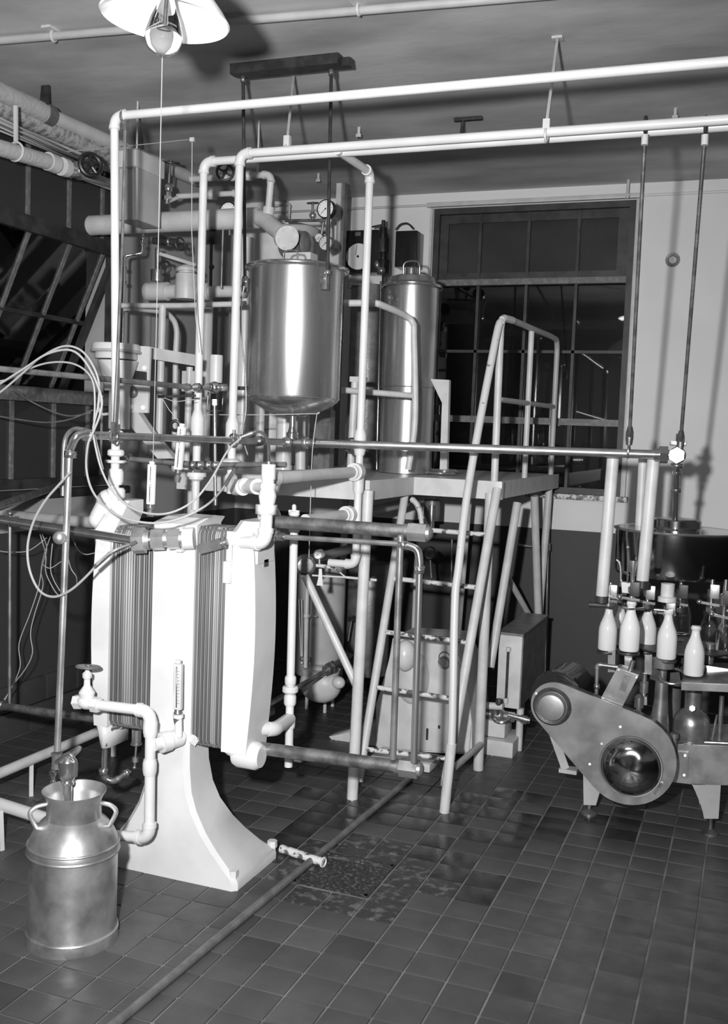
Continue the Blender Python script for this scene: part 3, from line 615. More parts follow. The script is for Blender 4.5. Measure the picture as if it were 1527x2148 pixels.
for s, nm in ((1, 'handle'), (-1, 'handle')):
    dx = V((s * math.cos(.35), s * math.sin(.35) * 1, 0)) if s > 0 else V((-.75, -.66, 0))
    z_ = cb + V((0, 0, 0))
    t.p(nm, G().tube(curve([z_ + dx * rc * .58 + V((0, 0, .555 * k)), z_ + dx * rc * .80 + V((0, 0, .548 * k)), z_ + dx * rc * .93 + V((0, 0, .53 * k)), z_ + dx * rc * .93 + V((0, 0, .51 * k)), z_ + dx * rc * .80 + V((0, 0, .463 * k))], 5), .0085, 10), 'tinned_steel')
fp = P(141, 1665, cb.y - .02)
t = T('filling_cock', 'chrome bell-shaped cock dipping into the open neck of the milk can', 'tap', fp)
t.p('dip_tube', G().cyl(fp + V((0, 0, -.05)), fp + V((0, 0, .05)), .0165), 'polished_steel')
t.p('bell', G().lathe(fp + V((0, 0, .035)), [(0, 0), (.022, 0), (.024, .01), (.020, .016), (.030, .03), (.034, .07), (.034, .088), (.026, .098), (.018, .104), (.009, .112), (.006, .12), (0, .12)]), 'polished_steel')
t.p('yoke', G().tube(curve([fp + V((.036, 0, .07)), fp + V((.037, 0, .12)), fp + V((.02, -.01, .15)), fp + V((-.01, -.01, .145)), fp + V((-.032, 0, .115)), fp + V((-.034, .0, .07))], 4), .006), 'polished_steel')
t.p('arm', G().tube(curve([fp + V((-.01, 0, .12)), fp + V((-.04, .12, .13)), P(117, 1600, yV) + V((0, 0, .0))], 5), .011), 'pipe_steel')
q = P(112, 1622, 3.45)
t.p('petcock', G().cyl(q + V((0, 0, .03)), q - V((0, 0, .03)), .009).box(q, (.03, .02, .02), bev=.004).cyl(q - V((0, 0, .03)), q - V((0, 0, .05)), .012), 'polished_steel')

# ---------------------------------------------------------------- front white valve loop on the press
yQ = 3.52
q0, q1, q2, q3 = P(176, 1474, yQ), P(316, 1492, yQ), P(313, 1757, yQ), P(235, 1752, yQ + .02)
t = T('drain_loop', 'thick white pipe loop with a handwheel valve in front of the press pedestal', 'pipe', q2)
t.pipe([P(200, 1478, yQ), q1, q2, q3], .022, bend=2.3)
for c_ in (P(315, 1530, yQ), P(314, 1610, yQ)): t.p('coupling', G().lathe(c_ - V((0, 0, .03)), [(0, 0), (.025, 0), (.029, .02), (.029, .05), (.025, .065), (0, .065)]))
vb = P(182, 1472, yQ)
va = t.p('valve_body', G().ball(vb, .036, (1.25, 1, .9)).hexn(P(158, 1472, yQ), P(172, 1472, yQ), .031).hexn(P(194, 1477, yQ), P(208, 1479, yQ), .033).lathe(vb + V((0, 0, .02)), [(.03, 0), (.034, .02), (.024, .035), (.014, .05), (.013, .075), (.02, .085), (.02, .1), (.009, .11), (.008, .13), (0, .13)]))
t.p('handwheel', G().wheel(P(185, 1399, yQ), .047, (0, .12, 1), 5, .006), 'cast_grey', sub=va, label='rusty scalloped handwheel')
a, b = P(322, 1563, yQ), P(383, 1545, YP0 - .02)
t = T('union_stub', 'stub of white pipe with ring couplings joining the drain loop to the press', 'pipe', b); d = (b - a).normalized()
t.p('pipe', G().cyl(a, b, .026)); t.p('union_ring', G().cyl(a + d * .035, a + d * .075, .042).cyl(a + d * .08, a + d * .13, .037)); t.p('riser', G().cyl(P(375, 1545, 3.6), P(374, 1500, 3.6), .016).cyl(P(374, 1505, 3.6), P(374, 1498, 3.6), .022))
# chrome drain fittings under the left plates
t = T('sample_bend', 'small chrome pipe bend with unions below the left-hand plates', 'pipe', P(240, 1640, 3.75))
t.pipe([P(262, 1518, 3.76), P(222, 1530, 3.70), P(218, 1632, 3.70), P(238, 1640, 3.72), P(268, 1620, 3.78)], .0125, 'polished_steel', 1.6, name='pipe')
for (x, y, yy) in ((220, 1556, 3.7), (217, 1618, 3.7)): t.p('union_nut', G().hexn(P(x, y - 6, yy), P(x, y + 7, yy), .021), 'polished_steel')
t.p('union_nut', G().hexn(P(250, 1520, 3.74), P(262, 1515, 3.77), .022), 'polished_steel'); t.p('union_nut', G().hexn(P(262, 1624, 3.76), P(270, 1618, 3.78), .02), 'polished_steel')
t = T('drip_valve', 'small brass-coloured drip valve hanging under the left-hand plates', 'valve', P(285, 1600, 3.75))
t.p('barrel', G().cyl(P(287, 1530, 3.76), P(286, 1562, 3.76), .021).cyl(P(286, 1558, 3.76), P(286, 1562, 3.76), .025), 'pipe_steel'); t.p('spindle', G().cyl(P(286, 1562, 3.76), P(282, 1612, 3.76), .005).hexn(P(284, 1588, 3.76), P(284, 1598, 3.76), .014).ball(P(282, 1610, 3.76), .008), 'pipe_steel')
# ---------------------------------------------------------------- inlet at the press head
i0, i1 = P(-60, 1080, 3.98), P(285, 1134, YP0 - .11)
t = T('inlet_pipe', 'polished steel pipe entering from the left and ending in three big hexagon nuts', 'pipe', i1); d = (i1 - i0).normalized()
t.p('pipe', G().cyl(i0, i1, .0195), 'stainless')
e1 = P(385, 1130, YP0 - .045); dd = (e1 - i1).normalized(); L = (e1 - i1).length
t.p('pipe', G().cyl(i1, e1, .02), 'polished_steel')
for s0, s1, r in ((-.05, .20, .056), (.34, .60, .045), (.68, .93, .044)):
    t.p('hex_nut', G().hexn(i1 + dd * L * s0, i1 + dd * L * s1, r).cyl(i1 + dd * L * s1, i1 + dd * L * (s1 + .1), r * .72), 'tinned_steel')
t.p('flange', G().cyl(e1, e1 + dd * .045, .045), 'white_enamel')
# white elbow up at the right frame
t = T('outlet_elbow', 'thick white elbow and riser on the upper right of the press', 'pipe', P(545, 1135, 3.62))
t.pipe([P(508, 1138, YP0 + .0), P(556, 1138, 3.63), P(561, 1045, 3.66), P(563, 985, 3.68)], .0255, bend=1.7, er=1.15)
q = P(559, 1067, 3.66); t.p('coupling', G().hexn(q - V((0, 0, .022)), q + V((0, 0, .016)), .044)); q = P(561, 1045, 3.66); t.p('coupling', G().lathe(q - V((0, 0, .03)), [(.02, 0), (.031, .01), (.036, .04), (.028, .07), (.026, .08)]))
q = P(563, 1000, 3.68); t.p('coupling', G().cyl(q - V((0, 0, .01)), q + V((0, 0, .05)), .029))
t.pipe([P(505, 1022, 3.9), P(562, 1022, 3.7)], .02); t.p('union_ring', G().ball(P(515, 1018, 3.88), .035).cyl(P(495, 1022, 3.93), P(510, 1022, 3.88), .036).cyl(P(528, 1020, 3.84), P(540, 1021, 3.79), .033))
# stand pipe on the right of the press
yS = 4.12; s1, s0 = P(617, 1105, yS), P(605, 1608, yS)
t = T('stand_pipe', 'upright white pipe with a cross-shaped cap right of the press', 'pipe', s0)
t.p('pipe', G().cyl(s0, s1, .0185)); t.p('cross_cap', G().cyl(s1, P(617, 1062, yS), .010).ball(P(617, 1078, yS), .02, (1.3, 1, .8)).box(P(617, 1073, yS), (.05, .015, .014), bev=.004).ball(P(617, 1062, yS), .01)); t.p('socket', G().cyl(P(618, 1092, yS), P(617, 1115, yS), .024))
for y_, r_, h in ((1444, .036, .03), (1425, .026, .04), (1466, .028, .05), (1515, .026, .05), (1568, .022, .03)):
    q = lerp(s1, s0, (y_ - 1105) / 503); t.p('coupling', G().lathe(q - V((0, 0, h / 2)), [(0, 0), (r_ * .85, 0), (r_, h * .2), (r_, h * .8), (r_ * .85, h), (0, h)], n=20))
t.pipe([P(533, 1528, 3.8), P(575, 1530, 3.88), P(607, 1508, yS)], .029, bend=1.0, er=1.08)
t.p('foot', G().cyl(P(618, 1592, yS), P(632, 1594, yS), .012))
# curved chrome pipe from the riser to the hose and hoses
hY = 3.55
t = T('chrome_bend', 'thin bright pipe bent over the top of the white riser', 'pipe', P(564, 980, 3.66))
t.p('tube', G().tube(curve([P(525, 912, 3.6), P(540, 905, 3.62), P(555, 912, 3.64), P(563, 930, 3.66), P(564, 955, 3.67), P(564, 982, 3.68)], 4), .0065), 'polished_steel')
t.p('ferrule', G().cyl(P(564, 968, 3.68), P(564, 984, 3.68), .014), 'tarnished_steel'); t.p('ferrule', G().cyl(P(503, 918, 3.58), P(530, 908, 3.6), .0095), 'tarnished_steel')
def hose(lab, pts, Y, r, mt='rubber_hose', nm='hose'):
    ps = [P(p[0], p[1], (p[2] if len(p) > 2 else Y)) for p in pts]
    t = T(nm, lab, 'hose', ps[0]); t.p('tube', G().tube(curve(ps, 5), r, 8), mt); return t
h1 = hose('grey hose looping over the left windows and hanging before the press to the chrome bend', [(-30, 840), (0, 823), (45, 785), (85, 750), (130, 727), (165, 732), (190, 758), (207, 800), (206, 850), (196, 895), (198, 925), (213, 985, 3.3), (240, 1035, 3.3), (285, 1070, 3.3), (345, 1078, 3.3), (400, 1055, 3.35), (440, 1010, 3.4), (478, 945, 3.5), (505, 920, 3.56)], 3.3, .0042)
h2 = hose('grey rubber hose hanging lowest across the top of the press', [(-30, 822), (0, 805), (55, 770), (100, 742), (150, 735), (185, 768), (212, 830), (210, 868), (196, 905), (184, 935), (182, 990, 3.3), (200, 1040, 3.28), (245, 1080, 3.25), (310, 1097, 3.25), (370, 1090, 3.28), (430, 1062, 3.35), (465, 1028, 3.5), (490, 990, 3.6)], 3.28, .0045)
h1 = hose('grey rubber hose making the smaller inner loop above the left steel pipe', [(-30, 803), (20, 795), (70, 770), (110, 760), (150, 762), (180, 778), (196, 805), (199, 850), (197, 900), (205, 940), (216, 985)], 3.35, .0038)
h3 = hose('grey hose hanging in a deep loop left of the press to the hexagon nuts', [(148, 990), (128, 1012), (95, 1050), (70, 1095), (58, 1145), (62, 1195), (82, 1238), (112, 1252), (148, 1238), (185, 1205), (215, 1172), (245, 1152), (278, 1140, 3.5)], 3.38, .0052)
h3.p('ferrule', G().cyl(P(198, 1190, 3.38), P(232, 1160, 3.4), .0085).cyl(P(236, 1158, 3.4), P(285, 1137, 3.5), .0072), 'tarnished_steel')
h2.p('ferrule', G().cyl(P(472, 1018, 3.52), P(492, 985, 3.6), .008), 'tarnished_steel')
for i, (pts, lab) in enumerate([
    ([(88, 1120), (98, 1150), (88, 1190), (80, 1235), (62, 1290), (40, 1350), (42, 1400), (20, 1450), (0, 1478)], 'thin pale wire falling from the left pipe past the upright conduit'),
    ([(106, 1125), (92, 1165), (86, 1200), (90, 1230), (72, 1290), (64, 1330), (68, 1370), (52, 1405), (25, 1440), (5, 1480)], 'thin pale wire with a double bend low on the left wall'),
    ([(84, 1120), (96, 1165), (96, 1200), (112, 1235), (122, 1248)], 'short thin wire crossing behind the upright can pipe'),
    ([(110, 1140), (106, 1190), (112, 1215), (126, 1240)], 'short thin wire hanging closest to the can pipe'),
    ([(0, 1156), (20, 1158), (60, 1155), (98, 1128)], 'thin wire sagging under the left inlet pipe'),
    ([(88, 1183), (105, 1192), (128, 1178)], 'short loop of thin wire left of the can pipe'),
    ([(144, 1118, 3.9), (140, 1150), (148, 1190), (160, 1210), (161, 1228)], 'short thin wire right of the can pipe'),
    ([(150, 1112, 3.86), (155, 1135), (165, 1155), (180, 1163), (198, 1160)], 'thin wire sagging below the inlet pipe next to the press'),
    ([(-20, 870), (40, 880), (95, 886), (145, 880), (195, 860)], 'thin cord sagging across the lower left window'),
    ([(20, 815), (80, 850), (140, 872), (190, 866)], 'thin dark cord slanting across the left window sill')]):
    hose(lab, pts, 4.5, .0026 if i < 8 else .004, 'thin_wire' if i < 8 else 'cast_grey', 'wire')
# ---------------------------------------------------------------- other steel pipes on the left
def spipe(name, lab, pts, r, mt='pipe_steel', cat='pipe', **k):
    t = T(name, lab, cat, pts[-1]); t.pipe(pts, r, mt, **k); return t
t = spipe('feed_pipe', 'dull steel pipe sloping from the left edge to the side of the hanging tank', [P(-60, 768, 3.2), P(395, 812, 4.2)], .0125, 'pipe_steel')
t.p('pipe', G().cyl(P(395, 812, 4.2), P(540, 815, YT), .0095), 'pipe_steel')
for x, r in ((388, .018), (409, .019), (433, .017)): t.p('union_nut', G().hexn(P(x, 812, 4.2), P(x + 9, 812, 4.23), r), 'polished_steel')
t.p('valve_body', G().ball(P(450, 813, 4.3), .028, (1, 1, 1.05)).hexn(P(462, 813, 4.3), P(474, 813, 4.33), .019), 'polished_steel')
q = P(450, 842, 4.3); t.p('drop_pipe', G().cyl(q, P(452, 1060, 4.3), .0085).hexn(P(450, 838, 4.3), P(450, 850, 4.3), .017), 'polished_steel', label='bright thin drop pipe below the valve')
t = spipe('return_pipe', 'steel pipe with chrome unions behind the thermometers', [P(262, 962, 4.1), P(400, 975, 4.1), P(600, 975, 4.1)], .0125, 'pipe_steel')
t.p('cap', G().hexn(P(255, 960, 4.1), P(272, 963, 4.1), .028), 'tarnished_steel')
for x in (400, 414, 432, 447): t.p('union_nut', G().hexn(P(x, 976, 4.1), P(x + 9, 976, 4.1), .022), 'polished_steel')
a, b = PZ(-60, 1082, 1.5), PZ(222, 985, 1.5)
t = spipe('wall_pipe', 'dull steel pipe running away along the left wall at window-sill height', [a, b], .022, 'pipe_steel')
t = spipe('conduit', 'thin upright conduit at the left edge standing on the lower pipe', [P(21, 1076, 4.1), P(20, 1478, 4.1)], .0085, 'pipe_steel')
t.p('nut', G().hexn(P(21, 1072, 4.1), P(21, 1082, 4.1), .014), 'pipe_steel')
t = spipe('low_pipe', 'dark low pipe running from the left edge behind the press', [P(-60, 1472, 4.1), P(200, 1508, 4.0)], .019, 'tarnished_steel')
t.p('end_cap', G().hexn(P(0, 1478, 4.08), P(8, 1480, 4.08), .028), 'tarnished_steel')
spipe('wall_conduit', 'dark pipe fixed along the left wall behind the hanging wires', [P(-60, 1305, 4.9), P(185, 1262, 6.6)], .03, 'cast_grey')
spipe('lagged_branch', 'blurred pale lagged pipe behind the upright can pipe', [PX(5, 1080, -4.11), P(215, 1098, 4.3)], .03, 'pale_paint')
# pipe rails of the low bench
t = T('pipe_rack', 'low white pipe rack on thin legs left of the milk can', 'rack', PZ(65, 1670))
r0, r1 = V((-3.35, 3.2, .19)), V((-3.35, 4.95, .185))
t.p('rail', G().cyl(r0, r1, .026), 'pale_paint'); c0, c1 = PZ(-60, 1668, .19), PZ(110, 1722, .19)
t.p('rail', G().cyl(c0, c1, .028), 'speck_paint')
t.p('leg', G().bar(PZ(65, 1670), V((-3.35, 4.18, .18)), .02, .02), 'pale_paint'); t.p('leg', G().bar(PZ(3, 1784), P(0, 1700, 3.58), .02, .02), 'pale_paint'); q = PZ(112, 1610, 0)
t.p('leg', G().bar(V((-3.35, 4.9, 0)), V((-3.35, 4.9, .18)), .02, .02), 'pale_paint')
# loose rod on the floor
a, b = PZ(190, 2190, .016), PZ(862, 1632, .016)
t = T('floor_pipe', 'long dark pipe lying diagonally on the tile floor', 'pipe', lerp(a, b, .5) - V((0, 0, .016))); e = a - (b - a).normalized() * 1.2
t.p('pipe', G().cyl(e, b, .0165, n=24), 'cast_grey')
t = T('drain_stub', 'short pale pipe stub on the floor behind the pedestal foot', 'pipe', PZ(640, 1800, 0)); a, b = PZ(590, 1780, .022), PZ(678, 1809, .022)
t.p('pipe', G().cyl(a, b, .019), 'chipped_paint'); t.p('collar', G().ring(b, .019, .005, b - a), 'pale_paint')
# floor drain
t = T('floor_drain', 'wet iron floor drain cover sunk in the tiles right of the pedestal', 'drain', drain_c)
t.p('frame', G().box(drain_c + V((0, -.165, -.004)), (.34, .02, .016)).box(drain_c + V((0, .165, -.004)), (.34, .02, .016)).box(drain_c + V((-.165, 0, -.004)), (.02, .34, .016)).box(drain_c + V((.165, 0, -.004)), (.02, .34, .016)), 'drain_iron')
for k in range(12): t.p('slat', G().box(drain_c + V((0, -.145 + k * .0262, -.006)), (.31, .018, .012)), 'drain_iron')

# ================================================================ BOTTLE FILLER
YB0 = 5.2
t = T('bottle_filler', 'bottle filling machine with a belt guard, steel bowl and short tapered legs', 'machine', (-.4, 5.3, 0))
def ppoly(pts, Y, d, mt, nm, lab=None, bev=0, sub=None):
    g = G().prism([P(x, y, Y) for x, y in pts], (0, d, 0))
    if bev:
        es = [e for e in g.b.edges if all(abs(v.co.y - Y) < 1e-4 for v in e.verts)]
        bmesh.ops.bevel(g.b, geom=es, offset=bev, segments=2, affect='EDGES')
    return t.p(nm, g, mt, lab, sub)
ppoly([(1395, 1560), (1640, 1568), (1640, 1648), (1600, 1648), (1506, 1647), (1456, 1646), (1395, 1640)], YB0, .42, 'brushed_plate', 'bed', 'long grey bed plate of the filler', .004)
ppoly([(1450, 1643), (1512, 1646), (1507, 1718), (1477, 1718), (1470, 1685)], YB0 + .0, .05, 'grey_enamel', 'leg', bev=.003)
ppoly([(1222, 1560), (1262, 1580), (1262, 1650), (1256, 1668), (1250, 1690), (1224, 1689)], YB0, .05, 'grey_enamel', 'leg', bev=.003)
ppoly([(1222, 1560), (1262, 1560), (1252, 1680), (1226, 1680)], YB0 + .45, .05, 'grey_enamel', 'leg'); ppoly([(1450, 1600), (1500, 1600), (1490, 1700), (1470, 1700)], YB0 + .45, .05, 'grey_enamel', 'leg')
for x, y, yy in ((1236, 1705, YB0), (1491, 1733, YB0), (1239, 1705, YB0 + .45), (1480, 1733, YB0 + .45)):
    c = P(x, y - 14, yy + .03); c.z = .07; t.p('foot', G().lathe((c.x, c.y, 0), [(0, 0), (.042, 0), (.042, .010), (.02, .022), (.011, .028), (.011, .13), (0, .13)]), 'tarnished_steel')
ppoly([(1250, 1560), (1400, 1560), (1400, 1600), (1250, 1600)], YB0 + .03, .4, 'cast_grey', 'cross_frame')
ppoly([(1420, 1577), (1444, 1579), (1443, 1634), (1416, 1633)], YB0 - .015, .015, 'brushed_plate', 'side_plate', bev=.002)
for x, y in ((1437, 1585), (1435, 1626)): t.p('bolt', G().cyl(P(x, y, YB0 - .025), P(x, y, YB0), .006, n=10), 'pipe_steel')
# belt guard
yg = 4.96
def stad(c1, r1, c2, r2, Y, grow=0.):
    A, B = P(*c1, Y), P(*c2, Y); ra, rb = S(r1, A) + grow, S(r2, B) + grow; a, b = (A.x, A.z), (B.x, B.z)
    dx, dz = b[0] - a[0], b[1] - a[1]; D = math.hypot(dx, dz); th = math.atan2(dz, dx); al = math.acos((ra - rb) / D); pts = []
    n = 24
    for k in range(n + 1): s = th + al + (math.tau - 2 * al) * k / n; pts.append(V((a[0] + ra * math.cos(s), Y, a[1] + ra * math.sin(s))))
    for k in range(n + 1): s = th - al + 2 * al * k / n; pts.append(V((b[0] + rb * math.cos(s), Y, b[1] + rb * math.sin(s))))
    return pts, A, B, ra, rb
pts, A, B, ra, rb = stad((1163, 1481), 50, (1317, 1592), 98, yg)
g = G().prism(pts, (0, .012, 0)); bmesh.ops.bevel(g.b, geom=[e for e in g.b.edges if all(abs(v.co.y - yg) < 1e-4 for v in e.verts)], offset=.003, segments=2, affect='EDGES')
bg = t.p('belt_guard', g, 'brushed_plate', 'rounded steel belt guard plate with a big and a small wheel cover')
pts2 = stad((1163, 1481), 50, (1317, 1592), 98, yg, -.006)[0]
t.p('guard_band', G().prism([p + V((0, .0125, 0)) for p in pts2], (0, .07, 0)), 'black_iron', sub=bg)
ca = P(1158, 1482, yg); t.p('small_cover', G().lathe(ca, [(S(37, ca), -.001), (S(35, ca), .006), (S(33, ca), .006), (S(31, ca), .004), (S(30, ca), .02), (S(27, ca), .034), (S(18, ca), .038), (0, .039)], (0, -1, 0), 40), 'brushed_plate', sub=bg)
cb_ = P(1323, 1608, yg); R_ = S(62, cb_)
g = G().lathe(cb_, [(R_ * 1.05, -.001), (R_ * 1.04, .005), (R_, .005), (R_ * .96, .02), (R_ * .85, .042), (R_ * .68, .058), (R_ * .48, .068), (R_ * .25, .073), (0, .075)], (0, -1, 0), 64)
random.seed(3)
dn = [(random.uniform(-.5, .4), random.uniform(-.45, .45), random.uniform(.08, .2), random.uniform(-.006, .005)) for _ in range(16)]
for v in g.b.verts:
    u, w_ = (v.co.x - cb_.x) / R_, (v.co.z - cb_.z) / R_
    if u * u + w_ * w_ < .6:
        for a, b, s, h in dn: v.co.y += h * math.exp(-((u - a) ** 2 + (w_ - b) ** 2) / s ** 2)
t.p('large_cover', g, 'dark_chrome', 'dark polished domed wheel cover with dents', bg)
for x, y in ((1125, 1455), (1301, 1525), (1262, 1560), (1237, 1603), (1388, 1642)): t.p('screw', G().cyl(P(x, y, yg - .006), P(x, y, yg + .004), .0065, n=8), 'tarnished_steel', sub=bg)
t.p('catch', G().bar(P(1372, 1665, yg - .006), P(1388, 1642, yg - .006), .014, .008), 'tarnished_steel', sub=bg)
t.p('cover_ring', G().ring(ca, S(36, ca), .011, (0, 1, 0), 40), 'black_iron', sub=bg); t.p('cover_ring', G().ring(cb_, R_ * 1.02, .005, (0, 1, 0), 64), 'black_iron', sub=bg)
ma = P(1166, 1462, yg + .09); t.p('motor', G().cyl(ma, ma + V((.02, .34, 0)), S(47, ma)).cyl(ma, ma + V((.0, .06, 0)), S(54, ma)), 'black_enamel', 'black drive motor behind the small wheel cover')
t.p('motor_stand', G().bar(P(1160, 1540, yg + .2), P(1185, 1610, yg + .22), .05, .04).box(P(1193, 1615, yg + .22), (.09, .07, .02)), 'grey_enamel')
# gear case, tilted
ppoly([(1295, 1400), (1340, 1416), (1302, 1489), (1259, 1467)], yg + .06, .09, 'brushed_plate', 'gear_case', 'tilted flat gear case cover with a slot', .004)
ppoly([(1310, 1414), (1323, 1418), (1311, 1452), (1298, 1447)], yg + .056, .006, 'cast_grey', 'slot')
for x, y in ((1298, 1405), (1335, 1421), (1301, 1483), (1264, 1466)): t.p('screw', G().cyl(P(x, y, yg + .05), P(x, y, yg + .065), .005, n=8), 'tarnished_steel')
t.p('shift_rod', G().cyl(P(1320, 1412, yg + .1), P(1328, 1386, yg + .1), .012), 'pipe_steel')
t.pipe([P(1250, 1475, yg + .12), P(1253, 1394, yg + .12), P(1300, 1400, yg + .12)], .010, 'pipe_steel', 1.5); t.p('nut', G().hexn(P(1252, 1436, yg + .12), P(1252, 1444, yg + .12), .016), 'tarnished_steel')
def turned(nm, px, py0, py1, Y, prof, mt, lab=None):    # prof: (px radius, y px from bottom fraction)
    b, a = P(px, py1, Y), P(px, py0, Y); a = V((b.x, b.y, a.z)); L = a.z - b.z
    return t.p(nm, G().lathe(b, [(0, 0)] + [(S(r, b), L * f) for r, f in prof] + [(0, L)], n=28), mt, lab)
turned('pillar', 1381, 1405, 1556, 5.15, [(22, 0), (21, .1), (14, .62), (13, .84), (9, .86), (9, 1)], 'pipe_steel', 'tapered grey pillar')
turned('pillar', 1349, 1412, 1475, 5.2, [(5, 0), (5, .35), (9, .36), (9, .7), (5, .72), (5, 1)], 'pipe_steel'); turned('pillar', 1338, 1455, 1520, 5.15, [(6, 0), (6, .55), (10, .56), (10, .9), (4, 1)], 'pipe_steel')
ppoly([(1331, 1462), (1357, 1462), (1357, 1479), (1331, 1479)], 5.15, .04, 'brushed_plate', 'link')
turned('gear_dome', 1448, 1440, 1558, 5.3, [(39, 0), (39, .07), (36, .08), (38, .2), (38, .36), (35, .47), (28, .55), (19, .6), (17, .62), (17, 1)], 'pipe_steel', 'rounded grey gear dome under the bottle table')
t.p('dome_bolt', G().hexn(P(1452, 1486, 5.16), P(1452, 1486, 5.22), .014), 'polished_steel'); t.p('dome_ring', G().ring(P(1448, 1552, 5.3), S(39, P(1448, 1552, 5.3)), .006), 'polished_steel')
turned('column', 1413, 1538, 1572, 5.14, [(6, 0), (6, .7), (9, .72), (9, 1)], 'pipe_steel'); turned('column', 1508, 1460, 1560, 5.3, [(5, 0), (5, 1)], 'pipe_steel')
t.p('brace', G().cyl(P(1493, 1556, 5.25), P(1504, 1500, 5.25), .006), 'pipe_steel'); t.p('edge_rail', G().cyl(P(1478, 1557, YB0), P(1620, 1563, YB0), .011), 'polished_steel')
# tables
ppoly([(1429, 1431), (1620, 1439), (1620, 1456), (1429, 1448)], 4.97, .5, 'brushed_plate', 'bottle_table', 'flat steel table edge under the nearest bottle', .003)
cx_, cy_ = P(1418, 1300, 5.55).x, 5.55
zt_ = P(1320, 1366, 5.1).z
t.p('star_wheel', G().lathe((cx_, cy_, zt_ - .012), [(0, 0), (.36, 0), (.36, .008), (.30, .009), (0, .009)], n=48), 'black_iron'); t.p('hub', G().lathe((cx_, cy_, P(1418, 1560, cy_).z), [(0, 0), (.10, 0), (.09, .1), (.05, .14), (.05, zt_ - P(1418, 1560, cy_).z), (0, zt_ - P(1418, 1560, cy_).z)]), 'cast_grey')
# bowl
zb0, zb1 = P(1410, 1217, 5.25).z, P(1410, 1122, 5.2).z
rbw = .305
cx2 = P(1414, 1170, 5.5).x; cy2 = 5.52
t.p('bowl', G().lathe((cx2, cy2, zb0), [(0, 0), (rbw * .97, 0), (rbw, .02), (rbw, zb1 - zb0), (rbw * .985, zb1 - zb0), (rbw * .985, .03), (0, .02)], n=72), 'dark_chrome', 'large round polished filler bowl')
t.p('bowl_rim', G().ring((cx2, cy2, zb1), rbw + .004, .006, n=72), 'polished_steel')
t.p('bowl_lid', G().lathe((cx2, cy2, zb1 - .002), [(0, 0), (rbw + .002, 0), (rbw + .002, .006), (.13, .010), (.125, .016), (.125, .055), (.118, .062), (0, .064)], n=64), 'dark_chrome')
ip = V((cx2, cy2 - .1, zb1 + .05)); mx = V((MX.x, MX.y, MX.z))
tt = T('bowl_inlet', 'polished steel drop pipe from the milk line cross into the filler bowl', 'pipe', ip); a = mx + V((0, 0, -.04))
tt.p('pipe', G().cyl(ip, a, .014), 'polished_steel')
for f, r in ((.97, .030), (.86, .024), (.57, .026)): q = lerp(ip, a, f); tt.p('union_nut', G().hexn(q - V((0, 0, .011)), q + V((0, 0, .011)), r), 'polished_steel')
# white uprights
for i, (x0, y0, x1, y1, Y, wpx, lab) in enumerate(((1286, 957, 1262, 1256, 5.12, 25, 'leftmost of the three thick white tubes above the filler'), (1371, 962, 1347, 1224, 5.1, 26, 'thickest right-hand white tube above the filler'), (1349, 962, 1337, 1185, 5.6, 19, 'rear white tube half hidden behind the right-hand one'))):
    b = P(x1, y1, Y); a = P(x0, y0, Y); t2 = T('white_tube', lab, 'tube', b); t2.p('tube', G().cyl(b, a, S(wpx / 2, b), n=24), 'pale_paint'); t2.p('collar', G().cyl(b - V((0, 0, .02)), b + V((0, 0, .015)), S(wpx / 2 + 1, b), n=24), 'black_iron')
# valves hanging round the bowl
random.seed(11)
def valve(x, y0, y1, Y, kind):
    a, b = P(x, y0, Y), P(x, y1, Y); a.x = b.x; L = a.z - b.z
    o = t.p('filling_valve', G().lathe(b, [(0, 0), (.012, 0), (.020, .01), (.024, .02), (.024, .04), (.012, .05), (.010, L * .5), (.02, L * .52), (.022, L * .72), (.012, L * .75), (.009, L), (0, L)], n=16), 'polished_steel')
    t.p('lever', G().bar(b + V((-.05, -.02, L * .35)), b + V((.04, -.02, L * .30)), .012, .012).ball(b + V((-.055, -.02, L * .36)), .013), 'polished_steel', sub=o)
    t.p('block', G().box(b + V((.015, -.015, L * .68)), (.045, .04, .07), bev=.005), 'black_iron' if kind % 2 else 'pipe_steel', sub=o)
for i, (x, y0, y1, Y) in enumerate(((1278, 1222, 1276, 5.2), (1324, 1215, 1274, 5.08), (1357, 1222, 1282, 5.3), (1300, 1215, 1270, 5.5), (1400, 1262, 1297, 5.2), (1425, 1215, 1290, 5.45), (1490, 1215, 1290, 5.3), (1516, 1215, 1330, 5.2))): valve(x, y0, y1, Y, i)
ppoly([(1303, 1221), (1331, 1224), (1331, 1246), (1305, 1243)], 5.1, .04, 'pale_paint', 'valve_block', 'pale square valve block'); turned('white_cap', 1399, 1224, 1262, 5.15, [(19, 0), (19, .25), (14, .3), (14, 1)], 'pale_paint', 'white stepped cap under the bowl')
turned('handle_cone', 1326, 1176, 1226, 5.08, [(4, 0), (5, .5), (9, .95), (9, 1)], 'pipe_steel'); t.p('pin', G().cyl(P(1316, 1222, 5.05), P(1317, 1158, 5.05), .004, n=8).ball(P(1317, 1148, 5.05), .008), 'polished_steel')
for x in (1293, 1373): t.p('vent_tube', G().tube(curve([P(x, 1174, 5.25), P(x + 6, 1180, 5.25), P(x + 9, 1195, 5.25), P(x + 9, 1216, 5.25)], 4), .007), 'pipe_steel')
t.p('arm', G().cyl(P(1372, 1279, 5.12), P(1402, 1281, 5.12), .008), 'polished_steel'); t.p('arm', G().cyl(P(1236, 1268, 5.2), P(1272, 1270, 5.2), .014), 'black_iron')
t.p('cross_handle', G().bar(P(1262, 1245, 5.15), P(1298, 1256, 5.15), .008, .008), 'tarnished_steel'); t.p('cross_handle', G().bar(P(1279, 1228, 5.15), P(1276, 1272, 5.15), .01, .01), 'tarnished_steel')
